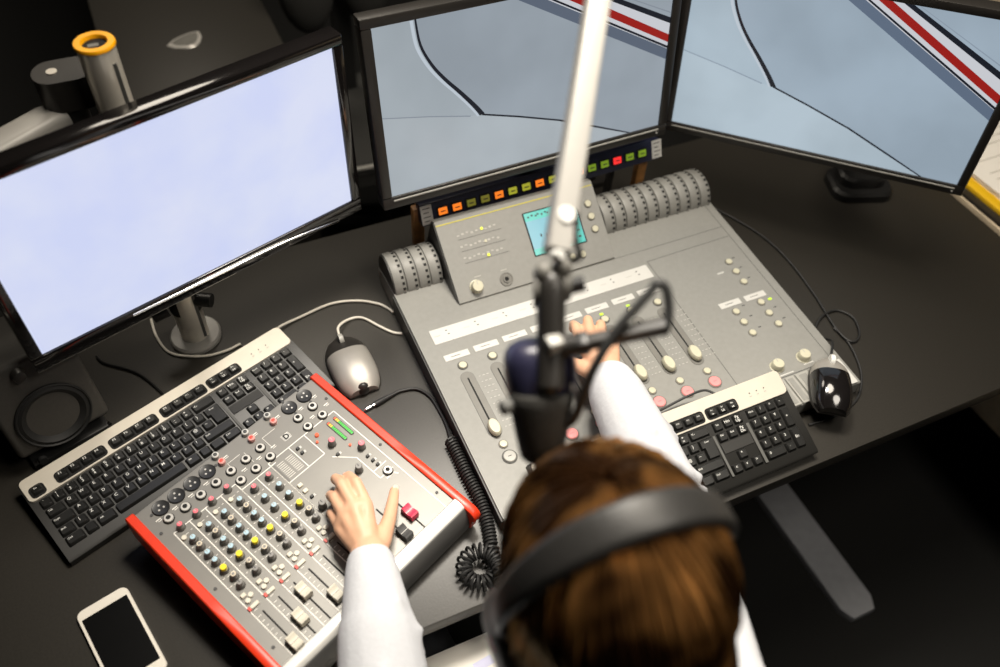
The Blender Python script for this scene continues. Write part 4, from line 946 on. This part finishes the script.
neck0 = V((.245, .125, .31)); b.rcone(neck0, H(0, -.02, -.06), .056, .052)
SR, EL_R, WR = V((.358, .155, .272)), V((.487, .385, .134)), V((.533, .655, .119))
SLf, EL_L, WL = V((.095, .085, .265)), V((.045, .298, .100)), V((.0960, .517, .113))
ch_ = V((.245, .085, .16)); hp = V((.255, -.01, -.18))
for s_ in (-1, 1):
    b.rcone(ch_+V((.055*s_, 0, 0)), ch_+V((.045*s_, .0, -.18)), .095, .085); b.rcone(hp+V((.055*s_, 0, 0)), hp+V((.045*s_, .01, .16)), .115, .085)
    b.rcone(V((.245, .105, .275)), SR if s_ > 0 else SLf, .06, .052)
b.rcone(ch_+V((-.05, .02, .05)), ch_+V((.06, .02, .06)), .085, .085)
b.rcone(SR, EL_R, .046, .036); b.rcone(EL_R, WR, .037, .024); b.rcone(SLf, EL_L, .046, .036); b.rcone(EL_L, WL, .037, .0265)
for s_ in (-1, 1):
    hip = hp + V((.085*s_, .02, -.02)); kn = V((.255+.12*s_, .50, -.195)); an = V((.255+.13*s_, .46, -.64))
    b.rcone(hip, kn, .072, .052); b.rcone(kn, an, .050, .034); b.rcone(an, an+V((.01*s_, .13, -.05)), .036, .028)
def hand(palm, fingers, thumb, wr):
    for k, mcp in palm.items(): b.rcone(wr + (mcp-wr)*.15 + (mcp-wr).cross(V((0, 0, 1)))*0, mcp, .0155, .0105)
    ks = list(palm.values())
    for p_, n_2 in zip(ks, ks[1:]):
        b.rcone(p_, n_2, .0105, .0105); b.rcone(wr.lerp(p_, .55), wr.lerp(n_2, .55), .0135, .0135)
    for k, ch2 in fingers.items():
        pts = [palm[k]] + [V(p) for p in ch2]; rs = [.0098, .0085, .0076, .0064]
        if k == 'pinky': rs = [.0085, .0073, .0066, .0056]
        for i in range(3): b.rcone(pts[i], pts[i+1], rs[i], rs[i+1], h=4, n=14)
    t_ = [wr.lerp(V(thumb[0]), .35)] + [V(p) for p in thumb]; rs = [.016, .0135, .0100, .0088, .0072]
    for i in range(len(t_)-1): b.rcone(t_[i], t_[i+1], rs[i], rs[i+1], h=4, n=14)
hand({'index': V((.1141, .5859, .124)), 'middle': V((.0986, .5874, .127)), 'ring': V((.0840, .5840, .121)), 'pinky': V((.0740, .5735, .109))},
     {'index': [(.1125, .6210, .129), (.1086, .6460, .110), (.1080, .6590, .0900)], 'middle': [(.0935, .6255, .129), (.0905, .6500, .109), (.0905, .6610, .0880)],
      'ring': [(.0795, .6170, .117), (.0770, .6330, .099), (.0775, .6370, .0850)], 'pinky': [(.0700, .6000, .104), (.0690, .6110, .091), (.0700, .6110, .0815)]},
     [(.1180, .5350, .107), (.1385, .5640, .102), (.1525, .5900, .096), (.1625, .6110, .089)], WL)
hand({'index': V((.524, .732, .113)), 'middle': V((.543, .738, .117)), 'ring': V((.561, .733, .114)), 'pinky': V((.577, .720, .106))},
     {'index': [(.5345, .771, .111), (.5440, .793, .089), (.5500, .802, .0640)], 'middle': [(.5585, .775, .113), (.5700, .788, .090), (.5770, .789, .0630)],
      'ring': [(.5770, .763, .107), (.5880, .771, .086), (.5930, .768, .0640)], 'pinky': [(.5910, .742, .098), (.6020, .749, .08), (.6060, .746, .063)]},
     [(.5120, .685, .108), (.4990, .715, .098), (.5010, .740, .088), (.5080, .758, .078)], WR)
voxel(b, 'body', .0026, 4, pe, 'skin')
# nails
b = MB()
def nail(tip, prev, up):
    d_ = (V(tip)-V(prev)).normalized(); n2 = (V(up)-d_*V(up).dot(d_)).normalized(); x2 = d_.cross(n2)
    m3 = Matrix((x2, d_, n2)).transposed().to_4x4(); m3.translation = V(tip)+n2*.0052+d_*.001; b.ball((0, 0, 0), (.0050, .0062, .0014), 'nail', m3, 12, 8)
M['nail'] = mat('nail', (.86, .62, .52), .25)
for t_, p_, up in (((.1625, .6110, .089), (.1525, .5900, .096), (.5, -.2, 1)), ((.5080, .758, .078), (.5010, .740, .088), (-.6, .1, 1)), ((.1080, .6590, .0900), (.1086, .6460, .110), (0, 1, .4)), ((.0905, .6610, .0880), (.0905, .6500, .109), (0, 1, .4)),
                   ((.5500, .802, .0640), (.5440, .793, .089), (0, 1, .4)), ((.5770, .789, .0630), (.5700, .788, .090), (.2, 1, .4))): nail(t_, p_, up)
b.build('fingernail', pe, world=True)
for s_ in (-1, 1):
    b = MB(); b.ball((s_*.028, .0665, .006), .0105, 'eye', HM); b.ball((s_*.028, .0738, .0055), (.0055, .004, .0055), 'iris', HM); b.build('eye', pe, world=True)
    b = MB(); b.tube([H(s_*.015, .083, .028), H(s_*.030, .083, .032), H(s_*.044, .072, .027)], (.003, .0015), 'hair'); b.build('eyebrow', pe, world=True)
b = MB(); b.ball((0, .089, -.0505), (.017, .006, .0032), 'lip', HM); b.ball((0, .087, -.0590), (.0155, .006, .004), 'lip', HM); b.build('lips', pe, world=True)
# sweater
b = MB()
for s_ in (-1, 1):
    b.rcone(ch_+V((.055*s_, 0, 0)), ch_+V((.05*s_, .0, -.18)), .110, .108); b.rcone(hp+V((.058*s_, 0, .06)), hp+V((.05*s_, .01, .16)), .128, .105)
    b.rcone(V((.245, .100, .272)), SR if s_ > 0 else SLf, .064, .056)
b.rcone(ch_+V((-.05, .02, .05)), ch_+V((.06, .02, .06)), .100, .100)
b.rcone(neck0+V((0, -.01, -.03)), neck0+V((0, .01, .012)), .075, .066)
for z_, cx, cy, wx, wy in ((-.20, .255, -.01, .175, .120), (-.10, .250, .025, .160, .115), (.0, .247, .055, .150, .108), (.10, .245, .080, .155, .108), (.20, .242, .095, .150, .100)):
    b.ball((cx, cy, z_), (wx, wy, .110), 'cloth', None, 24, 16)
wrn = random.Random(3)
def sleeve(s0, e0, w0, r0, r1, r2, r3, fold):
    b.rcone(s0, e0, r0, r1); d_ = (w0-e0); c1_ = e0 + d_*.90; b.rcone(e0, e0+d_*.55, r1, r2); b.rcone(e0+d_*.5, c1_, r2*1.0, r3)
    b.rcone(e0+d_*.80, e0+d_*.975, r3*1.0, r3*.90)
    for k in range(fold):   # soft folds
        t_ = .08+.62*k/fold; p_ = e0+d_*t_; a = wrn.uniform(0, 6.28); pr = V((math.cos(a), math.sin(a)*.3, abs(math.sin(a)))).normalized(); rad = r1+(r3-r1)*t_
        q0 = p_+pr*rad*.80+d_*.03; q1 = p_+pr*rad*.80+V((pr.z, 0, -pr.x))*rad*.8-d_*.05; b.rcone(q0, q1, .009, .007)
sleeve(SLf, EL_L, WL+(EL_L-WL)*.035, .060, .060, .052, .037, 9); sleeve(SR, EL_R, WR+V((-.006, -.012, .002)), .053, .053, .051, .044, 9)
sw = voxel(b, 'sweater', .005, 10, pe, 'cloth')
b = MB()
for s_ in (-1, 1):
    hip = hp + V((.085*s_, .02, -.02)); kn = V((.255+.12*s_, .50, -.195)); an = V((.255+.13*s_, .46, -.62))
    b.rcone(hip, kn, .084, .062); b.rcone(kn, an, .060, .050); b.rcone(hp+V((.055*s_, -.01, 0)), hp+V((.055*s_, 0, .05)), .118, .110)
voxel(b, 'trousers', .007, 4, pe, 'trouser')
for s_ in (-1, 1):
    b = MB(); an = V((.255+.13*s_, .45, FLOOR)); b.loft([[(an.x+x, an.y+.06+y, FLOOR+z) for x, y in rr(.09*k, .25*k, .042*k, 6)] for z, k in ((.002, .97), (.02, 1), (.05, .93), (.08, .62))], 'satin'); b.build('shoe', pe, world=True)
# hair: cap plus many locks falling from a parting
b = MB(); hr = random.Random(11)
ax, ay, az = .0895, .106, .104; CZ = .021
def hsurf(az_, th, lift):  # azimuth from the front, polar angle from the crown
    x = math.sin(th)*math.sin(az_); y = math.sin(th)*math.cos(az_); z = math.cos(th)
    return V((x*(ax+lift), y*(ay+lift)-.010, z*(az+lift)+CZ))
tb = bmesh.new(); rings = []
for i in range(15):
    th = .02+1.9*i/14
    rings.append([HM @ hsurf(2*math.pi*j/40, min(th, 1.05+.85*abs(math.sin(math.pi*j/40))**.8), -.004) for j in range(40)])
b.loft(rings, 'hair')
tail = [H(0, -.070, .02), H(0, -.092, -.04), V((.250, .110, .375)), V((.252, .070, .30)), V((.254, .045, .20))]
b.tube(tail, (.070, .060), 'hair', n=24, squash=.42)
def lock(pts, r_): b.tube(pts, (r_, r_*.25), 'hair', n=5, sm=3)
for i in range(620):
    a = hr.uniform(-math.pi, math.pi); back = (1-math.cos(a))/2; lift = hr.uniform(-.001, .0055); tw_ = hr.uniform(-.25, .25)
    t0 = hr.uniform(.02, .55); t1 = (1.15+.75*back) + hr.uniform(-.12, .12); pts = []
    for k in range(7):
        f = k/6; pts.append(HM @ hsurf(a+tw_*f, t0+(t1-t0)*f, lift*(1-.4*f)))
    if back > .42:
        e_ = pts[-1]; side = hr.uniform(-.014, .014); drop = hr.uniform(.12, .24); s_ = 1 if a > 0 else -1
        pts += [e_+V((side*.4, -.004, -drop*.35)), e_+V((side+(.25-e_.x)*.20, -.022*back+.004, -drop*.7)), e_+V((side*1.4+(.25-e_.x)*.35, -.030*back, -drop))]
    lock(pts, hr.uniform(.0018, .0034))
b.build('hair', pe, world=True, label='long brown hair with painted golden highlights')

# ---------------------------------------------------------------- headphones
hd = thing('headphones', 'black headphones with a wide padded band worn over the brown hair', 'headphones', H(0, 0, .1))
bb_ = V((.02, -.10, .99)); bb_ = (bb_ - rr_*bb_.dot(rr_)).normalized(); fw = bb_.cross(rr_)
def HP(x, z, y=0): return HC + rr_*x + bb_*z + fw*y
b = MB(); rings = []
for i in range(33):
    a = R(-8 + 196*i/32); rx, rz = .101, .130
    ctr = V((math.cos(a)*rx, math.sin(a)*rz + .004)); nx, nz = math.cos(a)/rx, math.sin(a)/rz; l_ = math.hypot(nx, nz); nx /= l_; nz /= l_
    hw = .0085+.0085*max(0, math.sin(a))**.7; th = .0050+.003*max(0, math.sin(a))
    rings.append([HP(ctr.x + nx*dy, ctr.y + nz*dy, dx) for dx, dy in [(x, y) for x, y in rr(hw*2, th*2, th*.9, 5)]])
b.loft(rings, 'leather'); b.build('headband', hd, world=True)
for s_ in (-1, 1):
    b = MB(); b.loft([[HP(s_*.098 + o_, z, y) for y, z in rr(.026, .062, .008, 4)] for o_ in (-.004, .004)] if True else [], 'pad', Matrix.Translation(bb_*(-.012)));
    b.cyl(HP(s_*.102, .008), HP(s_*.1045, .008), .0045, .0045, 'con_line', n=16); b.build('slider', hd, world=True)
    c0 = HP(s_*.066, -.048, -.004); axd = (rr_*s_ + V((0, 0, .05))).normalized()
    fr_ = align(c0, c0+axd)[0]
    b = MB(); b.loft([[(x, y*1.12, z) for x, y in circ(r_, 32)] for z, r_ in ((.014, .040), (.018, .0435), (.030, .0425), (.038, .036), (.042, .026))], 'pad', fr_); b.build('ear_cup', hd, world=True)
    b = MB(); b.loft([[(x, y*1.12, z) for x, y in circ(r_, 32)] for z, r_ in ((-.004, .034), (-.006, .040), (.002, .0445), (.010, .0445), (.0165, .040))], 'pad', fr_); b.build('ear_cushion', hd, world=True)
    b = MB(); b.box((0, 0, .0425), (.012, .006, .001), 'redcap', fr_) ; b.build('side_mark', hd, world=True, label='small red mark')
b = MB(); b.tube([HP(-.085, -.092, 0), HP(-.085, -.12, .01), (.20, .33, .22), (.235, .40, .04), (.252, .42, -.028)], .0024, 'rubber'); b.build('cable', hd, world=True)

# sheet on the lap
pc = thing('paper_sheet', 'white sheet with pale lavender marks lying on the lap below the desk edge', 'paper', (.19, .35, -.10))
b = MB(); PX_ = Matrix.Translation((.185, .335, -.100)) @ Matrix.Rotation(R(-4), 4, 'X')
b.box((0, 0, 0), (.297, .21, .0012), 'paper', PX_)
for i in range(5):
    b.box((-.07+.035*i, .06-.012*(i % 3), .0008), (.030, .014, .0004), 'lavender', PX_ @ Matrix.Rotation(R(6*(i % 2)), 4, 'Z'))
b.build('sheet', pc, world=True)
# the seat under the person
oc = thing('office_chair', 'black office chair under the person in the white sweater', 'chair', (.255, .0, FLOOR))
b = MB(); b.prism(rr(.48, .46, .12, 6), -.375, -.315, 'chairf', Matrix.Translation((.255, .03, 0)), bev=.02); b.build('seat', oc, world=True)
b = MB(); b.loft([[(.255+x, y0+abs(x)*.12, z) for x in (-.2*k, -.1*k, 0, .1*k, .2*k)] + [(.255+x, y0-.04+abs(x)*.12, z) for x in (.2*k, .1*k, 0, -.1*k, -.2*k)] for z, k, y0 in ((-.22, .9, -.17), (-.1, 1, -.18), (.02, 1, -.20), (.06, .85, -.21))], 'chairf'); b.box((.255, -.20, -.26), (.06, .02, .2), 'black'); b.build('backrest', oc, world=True)
b = MB(); b.cyl((.255, .03, FLOOR+.09), (.255, .03, -.375), .025, .025, 'black'); b.build('column', oc, world=True)
for k in range(5):
    a = 2*math.pi*k/5+.3; e = V((.255+.27*math.cos(a), .03+.27*math.sin(a), FLOOR+.06))
    b = MB(); b.tube([(.255, .03, FLOOR+.1), e], (.024, .014), 'black', sm=0); b.build('base_spoke', oc, world=True)
    b = MB(); b.cyl(e+V((-.012, 0, -.03)), e+V((.012, 0, -.03)), .03, .03, 'black', n=14); b.build('castor', oc, world=True)

# ---------------------------------------------------------------- light
def area(name, loc, target, size, power, col):
    l = bpy.data.lights.new(name, 'AREA'); l.shape = 'DISK'; l.size = size; l.energy = power; l.color = col
    o = bpy.data.objects.new(name, l); COL.objects.link(o); o.location = V(loc)+V((0, 0, T)); d_ = V(target)-V(loc); o.rotation_euler = d_.to_track_quat('-Z', 'Y').to_euler(); return o
def spot(name, loc, target, ang, blend, rad, power, col):
    l = bpy.data.lights.new(name, 'SPOT'); l.spot_size = R(ang); l.spot_blend = blend; l.shadow_soft_size = rad; l.energy = power; l.color = col
    o = bpy.data.objects.new(name, l); COL.objects.link(o); o.location = V(loc)+V((0, 0, T)); d_ = V(target)-V(loc); o.rotation_euler = d_.to_track_quat('-Z', 'Y').to_euler(); return o
WARM = (1.0, .935, .83)
spot('ceiling_spot', (.47, 1.00, 1.75), (.35, .45, 0), 58, 1.0, .16, 160, WARM)
area('ceiling_fill', (.9, .9, 2.05), (.9, .9, 0), .9, 34, (1.0, .90, .76))  # unseen fill light, added to lift the whole room
area('front_fill', (1.1, -.3, 2.05), (1.0, .3, 0), .7, 16, (1.0, .92, .80))  # added fill, no visible source; brightens the desk foot and pole
area('rear_fill', (.1, 2.6, 2.05), (.1, 2.4, 0), .8, 15, (1.0, .90, .76))  # added fill, no visible source; brightens the counter and chair behind
w = bpy.data.worlds.new('world'); bpy.context.scene.world = w; w.use_nodes = True
w.node_tree.nodes['Background'].inputs['Color'].default_value = (.02, .02, .022, 1); w.node_tree.nodes['Background'].inputs['Strength'].default_value = .3

# ---------------------------------------------------------------- camera
cd = bpy.data.cameras.new('camera'); cam = bpy.data.objects.new('camera', cd); COL.objects.link(cam)
cd.sensor_width = 36; cd.lens = 31.053; cd.clip_start = .02
CR = Matrix(((0.91032475, 0.28853388, -0.29674408), (-0.41167982, 0.70528143, -0.57714628), (0.04276184, 0.64755409, 0.76081872)))
cam.matrix_world = Matrix.Translation((0, 0, T+1.17159)) @ CR.to_4x4()
cd.dof.use_dof = True; cd.dof.focus_distance = 1.32; cd.dof.aperture_fstop = 2.1
sc = bpy.context.scene; sc.camera = cam
sc.view_settings.view_transform = 'Standard'; sc.view_settings.look = 'None'; sc.view_settings.gamma = 1; sc.view_settings.use_curve_mapping = False
sc.view_settings.exposure = 0.0
